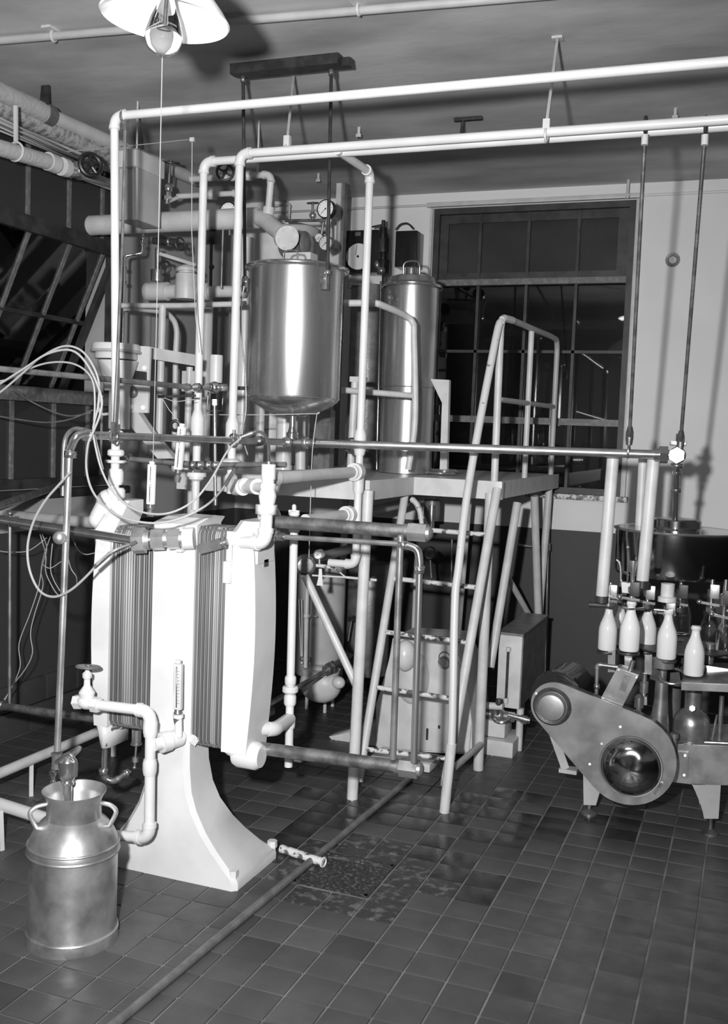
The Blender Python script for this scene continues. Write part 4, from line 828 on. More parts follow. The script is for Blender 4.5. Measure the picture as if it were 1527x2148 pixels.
for x, y, Y in ((1283, 1385, 5.25), (1318, 1388, 5.15), (1360, 1390, 5.35)): ppoly([(x - 8, y - 20), (x + 8, y - 19), (x + 7, y + 25), (x - 8, y + 25)], Y + .03, .03, 'pipe_steel', 'lift_bar')
t.p('cam', G().lathe(P(1392, 1400, 5.12), [(0, 0), (.05, 0), (.05, .04), (.022, .05), (.022, .08), (.012, .1), (0, .1)]), 'cast_grey'); t.p('cam', G().ring(P(1410, 1418, 5.12), .06, .007, (0, -.5, 1)), 'pipe_steel')
ppoly([(1355, 1380), (1420, 1372), (1428, 1432), (1400, 1436), (1350, 1420)], 5.4, .05, 'black_iron', 'casting')
# dishes and bottles
BH = .241; BPF = [(0, .003), (.036, 0), (.044, .004), (.0475, .012), (.0475, .10), (.046, .118), (.040, .142), (.031, .165), (.0235, .186), (.0195, .205), (.0185, .218), (.0225, .222), (.0235, .228), (.022, .236), (.0195, .2405)]
def bottle_mesh(full):
    pf = list(BPF)
    g = G().lathe((0, 0, 0), pf + ([(.018, .2405), (0, .236)] if full else [(.0175, .240), (.0165, .21), (.029, .165), (.0455, .115), (.0455, .012), (0, .010)]), n=32)
    return g
bspots = [(1273, 1364, 5.32, 'leftmost full milk bottle on the filler carousel'), (1319, 1366, 4.98, 'second full milk bottle from the left, held by a clamp ring'), (1355, 1363, 5.38, 'third full milk bottle, standing just behind its left neighbour'), (1299, 1352, 5.9, 'milk bottle almost hidden between the two leftmost bottles'), (1397, 1382, 5.12, 'full milk bottle in the middle under the bent spout'), (1454, 1417, 5.08, 'nearest milk bottle standing lowest on the steel table')]
first = None; firstb = None
for x, y, Y, lab in bspots:
    b = P(x, y, Y)
    if first is None:
        first = bpy.data.objects.new('milk_bottle', None); col.objects.link(first); firstb = fin('bottle', bottle_mesh(True), 'milk', first); lip = fin('lip', G().ring((0, 0, .229), .0205, .0042, n=24, m=8), 'milk_glass', first)
        r = first
    else:
        r = first.copy(); col.objects.link(r)
        for ch in (firstb, lip): c = ch.copy(); col.objects.link(c); c.parent = r
    r.location = b; r['label'] = lab; r['category'] = 'bottle'; r['group'] = 'full milk bottles on the filler'
    if x < 1420: t.p('bottle_rest', G().lathe(b - V((0, 0, .014)), [(0, 0), (.05, 0), (.052, .006), (.05, .0125), (0, .0125)]), 'black_iron')
fe = None
for x, y, Y, lab in ((1428, 1330, 5.75, 'empty glass bottle behind the middle milk bottle'), (1486, 1358, 5.6, 'empty glass bottle at the right behind the nearest milk bottle'), (1520, 1372, 5.4, 'empty glass bottle cut by the right edge')):
    if fe is None: fe = r = fin('empty_bottle', bottle_mesh(False), 'glass')
    else: r = fe.copy(); col.objects.link(r)
    r.location = P(x, y, Y); r['label'] = lab; r['category'] = 'bottle'; r['group'] = 'empty bottles on the filler'
    t.p('bottle_rest', G().lathe(r.location - V((0, 0, .014)), [(0, 0), (.05, 0), (.052, .006), (.05, .0125), (0, .0125)]), 'black_iron')
t.p('neck_guide', G().ring(P(1319, 1276, 4.98), .026, .006, n=24).cyl(P(1327, 1277, 4.98), P(1350, 1277, 5.1), .006), 'polished_steel')
for x, y0, y1 in ((1487, 1350, 1392),): turned('lift_sleeve', x, y0, y1, 5.4, [(9, 0), (9, .45), (6, .48), (6, .55), (9, .58), (9, 1)], 'pipe_steel')
t.p('fence', G().bar(P(1478, 1400, 5.3), P(1530, 1408, 5.3), .01, .022), 'polished_steel')
# hanger rods of the milk line
for (x0, y0, x1, y1, lab) in ((1353, 283, 1320, 925, 'rusty rod holding the milk line at the right window edge'), (1479, 283, 1427, 935, 'rusty rod holding the milk line cross over the filler')):
    a, b = P(x0, y0, 4.36), P(x1, y1, 4.98); t2 = T('hanger_rod', lab, 'rod', b); t2.p('rod', G().cyl(a, b, .0085), 'tarnished_steel'); t2.p('socket', G().lathe(b - V((0, 0, .02)), [(0, 0), (.014, 0), (.018, .03), (.018, .06), (.011, .09), (0, .09)]), 'tarnished_steel')
    t2.p('clamp', G().ring(a + V((0, .0, .04)), .03, .007, (1, 0, 0)), 'black_iron'); t2.p('coupling', G().cyl(a, a - V((0, 0, .04)), .014), 'pale_paint')
    if x1 < 1400: t2.p('hook', G().ring(b - V((0, 0, .05)), .028, .006, (1, 0, 0)), 'pipe_steel')
for (x, y, lab) in ((1411, 545, 'rough round plug patch on the back wall'),):
    q = P(x, y, YB); single('wall_patch', lab, 'patch', G().lathe(q, [(.028, 0), (.052, 0), (.05, .008), (.03, .006), (.026, 0)], (0, -1, 0), 14), 'cast_grey', q)
# ================================================================ BACKGROUND MACHINES
def TT(nm, lab, cat, loc, group=None): return T(nm, lab, cat, loc, group)
def vcyl(t, nm, px, py0, py1, Y, rpx, mt, lab=None, dome=0., n=40, sub=None):
    b, a = P(px, py1, Y), P(px, py0, Y); r = S(rpx, lerp(a, b, .5))
    if 970 < py1 < 1005 and Y > 5: b.z = dz1 + .001
    L = a.z - b.z
    pf = [(0, 0), (r * .97, 0), (r, .01), (r, L - .01), (r * .97, L)] + ([(r * .7, L + dome * .7), (r * .3, L + dome)] if dome else []) + [(0, L + dome)]
    xx = lerp(a, b, .5).x
    return t.p(nm, G().lathe((xx, Y, b.z), pf, n=n), mt, lab, sub)
# tall steel cylinder with lid
yT = 6.2; bT = P(850, 988, yT)
t = TT('steel_cylinder', 'tall narrow stainless cylinder with a handled lid on the platform', 'tank', bT)
xT = P(858, 780, yT).x; rT = S(57, P(858, 700, yT)); zA, zB = 1.67, P(860, 592, yT - rT).z
t.p('shell', G().lathe((xT, yT, zA), [(0, 0), (rT * .98, 0), (rT * .98, (zB - zA) * .46), (rT, (zB - zA) * .47), (rT, zB - zA), (0, zB - zA)], n=64), 'stainless')
t.p('lid', G().lathe((xT, yT, zB - .01), [(rT + .018, 0), (rT + .02, .012), (rT * .93, .03), (rT * .86, .06), (rT * .6, .075), (0, .08)], n=64), 'polished_steel'); t.p('rim', G().ring((xT, yT, zB - .008), rT + .018, .007, n=64), 'polished_steel')
hz = zB + .06
t.p('handle', G().tube(curve([(xT - .045, yT - .05, hz), (xT - .045, yT - .06, hz + .06), (xT - .02, yT - .06, hz + .085), (xT + .04, yT - .06, hz + .085), (xT + .06, yT - .06, hz + .06), (xT + .06, yT - .05, hz)], 3), .0055), 'polished_steel'); t.p('knob', G().lathe((xT, yT - .03, hz - .005), [(0, 0), (.045, 0), (.045, .05), (.03, .06), (0, .06)]), 'polished_steel')
t.p('seam', G().ring((xT, yT, zA + (zB - zA) * .46), rT + .001, .003, n=64, m=6), 'pipe_steel'); t.p('tap', G().cyl(P(817, 610, yT - rT), P(817, 640, yT - rT - .03), .012).ball(P(817, 624, yT - rT - .02), .022), 'cast_grey')
t = TT('dark_cylinder', 'dark narrow cylinder standing just left of the tall stainless one', 'tank', P(760, 985, 6.6)); vcyl(t, 'shell', 768, 600, 985, 6.6, 38, 'cast_grey'); t.p('cap', G().ring(P(768, 602, 6.6), S(38, P(768, 602, 6.6)), .008), 'polished_steel')
t.p('edge_pipe', G().cyl(P(799, 590, 6.2), P(790, 985, 6.2), .007), 'polished_steel')
# recorders on the wall
yR = 7.5
for x0, x1, y0, y1, lab in ((722, 798, 480, 572, 'black chart recorder box with a round white chart'), (826, 874, 482, 560, 'black blank instrument box right of the chart recorder')):
    a, b = P(x0, y1, yR), P(x1, y0, yR); t = TT('recorder', lab, 'instrument', V(((a.x + b.x) / 2, yR, a.z)))
    t.p('case', G().box(((a.x + b.x) / 2, yR + .1, (a.z + b.z) / 2), (b.x - a.x, .18, b.z - a.z), bev=.012), 'black_enamel')
    if x0 == 722:
        q = P(751, 538, yR - .005); t.p('chart', G().cyl(q, q + V((0, .004, 0)), S(27, q), n=40), 'dial_face'); t.p('pen', G().bar(q + V((-.02, -.004, .01)), q + V((-.01, -.004, .09)), .003, .003), 'black_iron'); t.p('hub', G().cyl(q - V((0, .008, 0)), q, .009), 'black_iron'); t.p('name_plate', G().box(P(751, 491, yR + .005), (.045, .01, .03)), 'cast_grey')
    else: t.p('cable', G().tube(curve([P(830, 482, yR), P(840, 471, yR), P(855, 469, yR), P(867, 480, yR)], 5), .007), 'black_iron')
    t.p('mount', G().box(((a.x + b.x) / 2, yR + .2, (a.z + b.z) / 2), (.1, .03, .1)), 'black_iron')
t = TT('filter_column', 'black valve column with chrome bottle fittings between the two instrument boxes', 'filter', P(804, 575, 7.2))
for y0, y1, r, m_ in ((462, 478, 4, 'black_iron'), (478, 500, 9, 'black_enamel'), (500, 530, 12, 'black_iron'), (530, 545, 8, 'black_enamel'), (545, 575, 13, 'black_enamel')): vcyl(t, 'section', 804, y0, y1, 7.2, r, m_, n=20)
t.p('arm', G().cyl(P(780, 476, 7.2), P(806, 471, 7.2), .007), 'black_iron'); t.p('glass_jar', G().ball(P(800, 568, 7.15), .03), 'polished_steel'); t.p('glass_jar', G().ball(P(791, 555, 7.15), .018, (1, 1, 1.6)), 'polished_steel'); t.p('post', G().cyl(P(804, 575, 7.2), P(802, 640, 7.2), .01), 'black_iron')
# gauges
def gauge(x, y, r, Y, lab, face='dial_face', rim='black_enamel', stem=None):
    q = P(x, y, Y); R = S(r, q); t = TT('pressure_gauge', lab, 'gauge', q)
    t.p('case', G().lathe(q, [(0, -.035), (R, -.035), (R, .0), (R * .88, .006), (R * .86, .0)], (0, -1, 0), 36), rim)
    t.p('face', G().cyl(q + V((0, .004, 0)), q - V((0, .001, 0)), R * .87, n=32), face); t.p('hand', G().bar(q + V((R * .1, -.003, R * .1)), q + V((-R * .45, -.003, -R * .45)), R * .05, .002), 'black_iron'); t.p('hub', G().cyl(q, q - V((0, .005, 0)), R * .08), 'black_iron')
    if R > .03:
        g = G()
        for k in range(11):
            a = math.radians(225 - k * 27); u = V((math.cos(a), 0, math.sin(a))); g.bar(q + u * R * .66 + V((0, -.002, 0)), q + u * R * .8 + V((0, -.002, 0)), R * .04, .001, up=(0, 1, 0))
        t.p('scale_marks', g, 'black_iron')
    if stem: t.p('stem', G().cyl(q + V((0, .02, -R * .9)), P(*stem, Y) + V((0, .02, 0)), .008), 'pipe_steel')
    return t
gauge(683, 438, 20, 5.9, 'large white dial gauge above the right rim of the hanging tank', stem=(680, 470)); gauge(683, 510, 16, 5.9, 'dull dial gauge half hidden by the hanging tank rod', 'pale_paint', 'pipe_steel', (683, 458)); gauge(669, 499, 10, 5.95, 'smallest dial gauge behind the hanging tank rod', 'pale_paint', 'pipe_steel', (676, 462))
gauge(478, 443, 20, 5.49, 'white dial gauge peeping over the big white horizontal cylinder', stem=(478, 492)); gauge(667, 1163, 10, 5.0, 'small white dial gauge under the thick tie bar', 'dial_face', 'pale_paint', (667, 1185)); gauge(901, 1161, 14, 6.6, 'dark dial gauge seen between the ladder rungs', 'cast_grey', 'black_iron', (903, 1213)); gauge(478, 615, 0.5, 6.0, 'x') if 0 else None
# big insulated cylinder with elbow and flange
yC_ = 5.42
t = TT('white_cylinder', 'fat white horizontal cylinder running behind the vertical overhead pipes', 'cylinder', P(380, 490, yC_))
a, b = P(192, 473, yC_), P(540, 457, yC_); t.p('shell', G().cyl(a, b, S(21, lerp(a, b, .5)), n=32).ball(a, S(20.5, a), (.5, 1, 1), 24).ball(b, S(20.5, b), (.5, 1, 1), 24), 'pale_paint')
t.p('elbow', G().tube(curve([P(536, 455, yC_), P(556, 462, yC_ - .05), P(575, 478, yC_ - .12), P(600, 497, yC_ - .2)], 5), S(17, b), 20), 'pale_paint'); q = P(598, 496, yC_ - .2); d = (P(606, 502, yC_ - .24) - q).normalized()
t.p('flange', G().cyl(q, q + d * .035, S(26, q), n=28), 'pale_paint')
for k in range(6):
    a_ = k * math.tau / 6; Mq = rotz(d); u = Mq @ V((math.cos(a_), math.sin(a_), 0)); t.p('bolt', G().hexn(q + u * S(21, q) - d * .012, q + u * S(21, q) + d * .048, .009), 'pale_paint')
t.p('neck', G().cyl(P(568, 380, yC_ - .1), P(562, 450, yC_ - .05), S(7, b)).cyl(P(564, 435, yC_ - .05), P(562, 452, yC_ - .05), S(12, b)), 'pale_paint')
t = TT('agitator_motor', 'dark round motor behind the white bolted flange', 'motor', P(635, 530, 5.45)); q = P(640, 512, 5.45); t.p('drum', G().cyl(q, q + V((-.14, .05, 0)), S(27, q), n=28).ball(q, S(26, q), (.3, 1, 1)), 'cast_grey'); t.p('base', G().box(P(632, 540, 5.45), (.16, .1, .04)).cyl(P(632, 540, 5.45), P(630, 985, 5.45), .03), 'pale_paint')
# cylindrical vats behind
t = TT('holding_vat', 'large white upright vat behind the hanging tank', 'tank', P(570, 985, 6.7)); vcyl(t, 'shell', 570, 480, 990, 6.75, 92, 'pale_paint', n=64); t.p('band', G().ring(P(570, 900, 6.75), S(93, P(570, 900, 6.75)), .006, n=64), 'grey_enamel')
for x, w_, Y, y0, y1, m_, lab in ((512, 16, 5.9, 500, 985, 'white_enamel', 'white upright cylinder left of the hanging tank'), (545, 9, 5.8, 850, 985, 'pale_paint', 'slim white column under the left side of the hanging tank'), (596, 17, 5.7, 850, 985, 'white_enamel', 'gleaming white column under the middle of the hanging tank'), (634, 14, 5.8, 870, 985, 'pale_paint', 'white column under the right side of the hanging tank'), (292, 22, 6.3, 600, 1000, 'pale_paint', 'pale upright vat behind the front overhead pipe'), (430, 13, 6.4, 630, 990, 'pale_paint', 'pale column between the two nearest overhead drops')):
    t = TT('vat_column', lab, 'column', P(x, y1, Y)); vcyl(t, 'shell', x, y0, y1, Y, w_, m_); q = P(x, (y0 + y1) / 2, Y); t.p('foot_ring', G().cyl((q.x, Y, dz1 + .001), (q.x, Y, dz1 + .03), S(w_ + 2, q)), m_)
t = TT('timber_post', 'rough dark post behind the outlet of the hanging tank', 'post', P(678, 990, 5.7)); ppoly([(660, 860), (694, 860), (690, 992), (656, 992)], 5.7, .07, 'cast_grey', 'post')
t = TT('channel_post', 'pale upright channel post right of the hanging tank gauges', 'post', P(708, 640, 6.9)); ppoly([(706, 384), (716, 384), (694, 985), (684, 985)], 6.9, .04, 'pale_paint', 'web'); ppoly([(716, 382), (724, 382), (702, 985), (694, 985)], 6.92, .06, 'cast_grey', 'flange')  # dark flange strip stands in for the shadow beside the pale post
ppoly([(694, 455), (706, 455), (704, 520), (692, 520)], 6.85, .06, 'white_enamel', 'cover')
# top piping behind
def wheelp(t, x, y, Y, r, ax=(0, -1, .15), mt='black_iron'): q = P(x, y, Y); return t.p('handwheel', G().wheel(q, S(r, q), ax, 4, S(r, q) * .16), mt)
y6 = 5.7
t = spipe('steam_pipe', 'white pipe with a black handwheel running behind the overhead pair to a downward elbow', [P(400, 376, y6), P(500, 370, y6), P(568, 366, y6), P(570, 440, y6)], .0195, 'pale_paint'); wheelp(t, 472, 361, y6 - .1, 17, (.5, -1, .1)); q = P(540, 368, y6); t.p('hanger', G().cyl(q, (q.x, q.y, ZC), .006), 'pale_paint'); t.p('valve_body', G().ball(P(488, 368, y6), .035).cyl(P(476, 362, y6 - .09), P(488, 368, y6), .014), 'pale_paint'); t.p('coupling', G().hexn(P(512, 369, y6), P(528, 368, y6), .033), 'pale_paint'); t.p('coupling', G().lathe(P(569, 400, y6), [(0, -.03), (.027, -.03), (.03, 0), (.022, .02), (0, .02)]), 'pale_paint')
t = spipe('branch_line', 'short white pipe with a union just under the black handwheel pipe', [P(372, 412, y6), P(503, 405, y6), P(503, 370, y6)], .017, 'pale_paint'); t.p('union', G().hexn(P(436, 409, y6), P(452, 408, y6), .034), 'pale_paint')
t = TT('gate_valve', 'chrome gate valve with a black handwheel high on the left', 'valve', P(352, 425, 5.6)); wheelp(t, 358, 341, 5.6, 17, (.15, -.2, 1)); t.p('stem', G().cyl(P(357, 342, 5.6), P(354, 385, 5.6), .007), 'pipe_steel'); t.p('inlet', G().cyl(P(350, 424, 5.6), P(376, 413, y6), .012), 'pale_paint'); t.p('body', G().ball(P(353, 395, 5.6), .026, (1, 1, 1.3)).cyl(P(353, 395, 5.6), P(350, 428, 5.6), .018).hexn(P(350, 412, 5.6), P(350, 420, 5.6), .03), 'polished_steel')
t = spipe('gauge_line', 'dull pipe carrying a small valve and the large dial gauge', [P(598, 463, 5.95), P(690, 462, 5.95), P(703, 466, 6.9)], .0095, 'tarnished_steel'); wheelp(t, 656, 426, 5.95, 11, (0, -.2, 1)); t.p('valve_body', G().ball(P(656, 452, 5.95), .022).cyl(P(656, 428, 5.95), P(656, 462, 5.95), .008), 'pipe_steel')
spipe('wall_tube', 'thin white bent tube on the back wall above the bolted flange', [P(575, 432, 7.5), P(608, 428, 7.5), P(606, 462, 7.5)], .008, 'pale_paint'); spipe('wall_tube', 'white pipe running along the wall behind the dial gauges', [P(600, 482, 7.4), P(700, 478, 7.4)], .022, 'pale_paint'); spipe('wall_tube', 'thin dark tube crossing the wall from the flange to the chart recorder', [P(640, 492, 7.4), P(722, 484, 7.4)], .005, 'black_iron'); spipe('wall_tube', 'thin dark tube leaving the filter column top towards the wall', [P(723, 470, 7.4), P(800, 466, 7.2)], .004, 'black_iron') if 0 else None
# square duct
yD_ = 5.0
t = TT('metal_hopper', 'boxy grey metal hopper hanging at the upper left behind the front pipe', 'duct', P(285, 465, yD_))
a, b = P(248, 462, yD_), P(283, 352, yD_)
g = G().loft([[V((a.x, yD_, z)), V((b.x + .02, yD_, z)), V((b.x + .02, yD_ + .24, z)), V((a.x, yD_ + .24, z))] for z in (a.z, b.z)]); t.p('body', g, 'grey_enamel'); t.p('hood', G().box(((a.x + b.x) / 2, yD_ + .12, b.z + .05), (b.x - a.x + .05, .3, .10), bev=.01).cyl((a.x - .02, yD_ + .2, b.z), (a.x - .02, yD_ + .2, ZC), .006), 'pale_paint'); t.p('seam', G().cyl(P(283, 352, yD_ - .004), P(284, 462, yD_ - .004), .006), 'cast_grey')
ppoly([(325, 388), (331, 388), (330, 475), (325, 475)], yD_ + .22, .03, 'chipped_paint', 'edge_strip')
t = spipe('chrome_drop', 'small chrome pipe stepping down from the hopper to the left rail', [P(300, 490, 5.4), P(298, 531, 5.4), P(262, 537, 5.35), P(257, 725, 5.3)], .0075, 'polished_steel', 1.4)
for x, y in ((300, 497), (298, 510), (261, 560), (261, 590)): t.p('nut', G().hexn(P(x, y, 5.38), P(x, y + 7, 5.38), .014), 'polished_steel')
# relief valve group on the rail
yv = 5.6
t = TT('valve_manifold', 'white cast valve manifold lying above the left rail', 'valve', P(400, 628, yv))
for x0, x1, r in ((308, 352, 19), (352, 372, 15), (420, 440, 18), (430, 512, 12)): a, b = P(x0, 612, yv), P(x1, 611, yv); t.p('barrel', G().cyl(a, b, S(r, a), n=28), 'pale_paint')
vcyl(t, 'bonnet', 391, 575, 628, yv, 23, 'pale_paint', dome=.01); vcyl(t, 'bonnet', 391, 562, 575, yv, 17, 'pale_paint', dome=.02); t.p('top_flange', G().hexn(P(391, 562, yv), P(391, 570, yv), S(24, P(391, 566, yv))), 'pale_paint')
vcyl(t, 'chrome_barrel', 330, 566, 590, yv, 14, 'polished_steel'); t.p('chrome_barrel', G().cyl(P(330, 520, yv), P(330, 566, yv), S(5, P(330, 540, yv))), 'polished_steel')
t.p('lever', G().bar(P(335, 532, yv), P(410, 556, yv), .012, .02), 'pale_paint')
t.p('hook_gauge', G().ring(P(345, 562, yv), S(14, P(345, 562, yv)), .008, (0, 1, 0)), 'black_iron')
t = TT('black_valve', 'black and chrome valve pointing right below the hopper', 'valve', P(350, 512, 5.5)); a, b = P(322, 505, 5.5), P(372, 508, 5.5); t.p('body', G().cyl(a, b, .022).hexn(P(335, 505, 5.5), P(345, 506, 5.5), .036), 'black_iron'); t.p('collar', G().hexn(P(352, 507, 5.5), P(358, 507, 5.5), .03), 'pipe_steel'); wheelp(t, 378, 512, 5.48, 13, (1, -.3, .1))
t = TT('hanging_valve', 'black valve with a chain hanging under the fat white cylinder', 'valve', P(446, 560, 5.42)); t.p('drum', G().cyl(P(430, 498, 5.42), P(456, 498, 5.42), .042), 'black_iron'); t.p('rod', G().cyl(P(444, 470, 5.42), P(442, 600, 5.42), .009).ball(P(444, 560, 5.42), .016), 'black_iron'); t.p('rod', G().cyl(P(468, 470, 5.42), P(464, 605, 5.42), .006), 'pipe_steel')
# white mixer head and brackets on the left
yH = 4.7
t = TT('mixer_head', 'white flanged mixer head behind the front overhead pipe', 'machine', P(245, 905, yH)); c = P(243, 728, yH)
vcyl(t, 'housing', 243, 722, 738, yH, 50, 'white_enamel'); vcyl(t, 'housing', 243, 740, 754, yH, 44, 'white_enamel'); 
t.p('flange', G().ring(P(243, 738, yH), S(50, c), .008, n=40), 'grey_enamel'); b_ = P(246, 820, yH); t.p('cone', G().lathe((b_.x, yH, b_.z), [(0, 0), (S(27, b_), 0), (S(30, b_), .06), (S(40, b_), .14), (S(42, b_), .16), (0, .16)]), 'white_enamel'); vcyl(t, 'motor', 250, 820, 900, yH, 22, 'pale_paint')
t.p('cable_guard', G().tube(curve([P(214, 830, yH), P(206, 850, yH), P(212, 868, yH), P(226, 868, yH)], 4), .008), 'pale_paint')
ppoly([(272, 724), (314, 727), (309, 866), (268, 866)], yH + .1, .02, 'white_enamel', 'bracket_plate', 'square white bracket plate with bolts', .003)
for x, y in ((303, 772), (300, 855), (274, 853)): t.p('bolt', G().hexn(P(x, y, yH + .08), P(x, y, yH + .1), .014), 'pale_paint')
ppoly([(268, 775), (305, 780), (305, 800), (268, 800)], yH + .085, .02, 'black_iron', 'slot'); t.p('wire_guard', G().ball(P(278, 822, yH + .05), .03, (1, .6, 1.1)), 'cast_grey')
ppoly([(262, 866), (290, 866), (316, 905), (365, 962), (330, 962), (270, 890)], yH + .12, .05, 'pale_paint', 'brace', 'slanting white brace')
t = TT('ballast_box', 'white cylindrical cover above the chrome valve by the overhead pair', 'cover', P(453, 805, 4.9)); vcyl(t, 'cover', 453, 745, 803, 4.95, 14, 'white_enamel')
t.p('bracket', G().tube([P(437, 822, 4.9), P(434, 862, 4.9), P(466, 862, 4.9), P(468, 822, 4.9)], .004), 'pipe_steel')
t = TT('black_cable_clip', 'black cable clamp trailing fine wires under the upper steel pipe', 'clamp', P(368, 893, 4.1)); t.p('hoop', G().ring(P(368, 893, 4.1), .022, .008, (.4, -1, 0)), 'black_enamel'); t.p('tie', G().box(P(338, 832, 4.1), (.03, .015, .014)), 'black_enamel'); t.p('tie', G().bar(P(345, 832, 4.1), P(410, 830, 4.1), .008, .01), 'black_iron'); t.p('wire', G().tube([P(338, 832, 4.1), P(355, 860, 4.1), P(374, 882, 4.1)], .0018, 6), 'cotton_string'); t.p('wire', G().tube([P(338, 832, 4.1), P(366, 843, 4.1), P(408, 838, 4.1)], .0018, 6), 'cotton_string')
hose('thin dark cable falling beside the hanging tank to the milk line', [(512, 600), (506, 640), (506, 700), (514, 780), (516, 860), (508, 910), (520, 955)], 4.5, .004, 'cast_grey', 'cable')
hose('hair-thin white line crossing under the hanging tank to a corner elbow and down', [(435, 870), (560, 870), (662, 868), (664, 872), (655, 950), (650, 1100), (648, 1170)], 4.55, .0022, 'cotton_string', 'capillary_tube')
t = TT('pinch_wheel', 'small dark handwheel at the milk line in front of the platform', 'handwheel', P(738, 935, 4.9)); wheelp(t, 738, 935, 4.88, 15, (.6, -1, 0)); t.p('stem', G().cyl(P(738, 935, 4.88), P(745, 934, 4.95), .006), 'black_iron')
# left wall piping near the ceiling
xw = -3.85
a, b = PX(94, 238, xw), PX(412, 378, xw)
t = TT('ceiling_pipe', 'pale pipe running along the top of the left wall below the ceiling', 'pipe', a); t.p('pipe', G().cyl(a, b, .042, n=20), 'pale_paint'); t.p('sleeve', G().cyl(a + (PX(-40, 175, xw) - a) * 3, a, .056, n=20), 'insulation'); t.p('collar', G().cyl(a - V((0, .02, 0)), a + V((0, .05, 0)), .06, n=20), 'cast_grey')  # collar's dark grey stands in for the shadow of the hanger
a, b = PX(-40, 205, -3.9), PX(300, 355, -3.9); t = TT('lagged_pipe', 'rough flaking lagged pipe just below the top pipe on the left wall', 'pipe', a); a = a + (a - b) * .7; t.p('lagging', G().cyl(a, b, .058, n=20), 'rusty_insulation')
a, b = PX(-40, 225, -3.98), PX(240, 345, -3.98); t = TT('wall_trunking', 'smooth pale trunking under the lagged pipe on the left wall', 'trunking', a); a = a + (a - b) * .8; t.p('trunk', G().bar(a - V((0, 0, .03)), b - V((0, 0, .03)), .05, .05), 'pale_paint')
for k, (x0, y0, x1, y1, lab) in enumerate(((-10, 243, 172, 330, 'uppermost of the thin white tubes on the left wall'), (-10, 252, 170, 336, 'second thin white tube down on the left wall'), (-10, 262, 165, 342, 'third thin white tube down on the left wall'), (-10, 270, 135, 330, 'lowest thin white tube on the left wall'))):
    a, b = PX(x0, y0, -3.75), PX(x1, y1, -3.75); t = TT('air_line', lab, 'tube', a); t.p('tube', G().cyl(a + (a - b) * 1.1, b, .006, n=8), 'pale_paint')
xq = -3.62
a, b = PX(-40, 299, xq), PX(112, 343, xq); t = TT('insulated_main', 'fat white insulated pipe under the thin tubes at the left edge, ending in a flange', 'pipe', b); t.p('pipe', G().cyl(a + (a - b) * 1.1, b, S(16, b), n=28), 'insulation'); t.p('end_flange', G().cyl(b - V((0, .05, 0)), b + V((0, .02, 0)), S(19, b), n=28).cyl(b + V((0, .02, 0)), b + V((0, .04, 0)), S(10, b)), 'pale_paint'); q = PX(33, 318, xq)
t.p('hanger', G().bar(q + V((0, 0, .05)), PX(33, 222, xq), .02, .012).ring(q, S(19, q), .006, (0, 1, 0)), 'pale_paint')
a, b = PX(132, 350, xq), PX(232, 388, xq); t = TT('main_valve', 'chrome valve with a large black handwheel on the left wall main', 'valve', a); t.p('body', G().cyl(a, a + V((0, .07, -.0)), S(17, a), n=28).cyl(a, b, .03, n=20).ball(PX(165, 358, xq), .05), 'polished_steel'); t.p('flange', G().cyl(PX(128, 349, xq), PX(140, 353, xq), S(19, a)), 'pale_paint'); q = PX(190, 346, xq + .15); t.p('handwheel', G().wheel(q, S(22, q), (.75, -.6, 0), 5, .014), 'black_enamel'); t.p('disc', G().cyl(q, q + V((-.02, .01, 0)), S(14, q)), 'black_iron')
a = PX(250, 330, -3.9)
t = TT('black_hook', 'dark iron strap hanging from the ceiling at the upper left', 'hanger', PX(96, 222, xw)); t.p('strap', G().bar(PX(98, 166, xw + .02), PX(92, 224, xw + .02), .05, .02), 'black_iron')
# low machines under the platform
y_ = 5.74
t = TT('motor_housing', 'white curved motor housing with an oval port behind the ladder', 'machine', P(880, 1590, y_))
g = G().prism([P(x, y, y_) for x, y in ((822, 1340), (945, 1348), (968, 1395), (982, 1450), (989, 1515), (988, 1584), (790, 1574), (786, 1480), (800, 1440), (812, 1400))], (0, .42, 0)); bmesh.ops.bevel(g.b, geom=[e for e in g.b.edges if all(abs(v.co.y - y_) < 1e-4 for v in e.verts)], offset=.015, segments=3, affect='EDGES')
t.p('body', g, 'pale_paint'); q = P(932, 1390, y_ - .005); t.p('port_ring', G().ring(q, .034, .006, (0, 1, 0)).ring(q + V((0, 0, .03)), .034, .004, (0, 1, 0)), 'cast_grey'); t.p('port', G().cyl(q + V((0, .01, 0)), q - V((0, .006, 0)), .027).cyl(q, q - V((0, .012, 0)), .006), 'pipe_steel')
q = P(850, 1375, y_ - .1); t.p('end_bell', G().ball(q, S(33, q), (.7, .8, 1.0), 24), 'white_enamel'); t.p('belly', G().ball(P(865, 1420, y_), S(42, q), (.9, .5, 1.4), 24), 'pale_paint')
for x, y, h in ((896, 1540, .07), (921, 1525, .02)): t.p('paint_chip', G().box(P(x, y, y_ - .0005), (.014, .002, h), bev=0), 'black_iron')
ppoly([(690, 1545), (770, 1530), (800, 1575), (800, 1600), (720, 1580)], y_ + .05, .3, 'pale_paint', 'base_plate', 'flat white base plate')
t = TT('sump_tray', 'low pale tray under the lowest ladder rung', 'tray', P(850, 1600, 5.55)); t.p('tray', G().box(V((P(850, 1600, 5.55).x, 5.55, .03)), (.36, .2, .05), bev=.01), 'speck_paint')
yc = 6.1
t = TT('control_cabinet', 'pale steel cabinet with a sight glass right of the ladder', 'cabinet', P(1070, 1490, yc))
a, b = P(1040, 1482, yc), P(1096, 1335, yc); zl_ = a.z
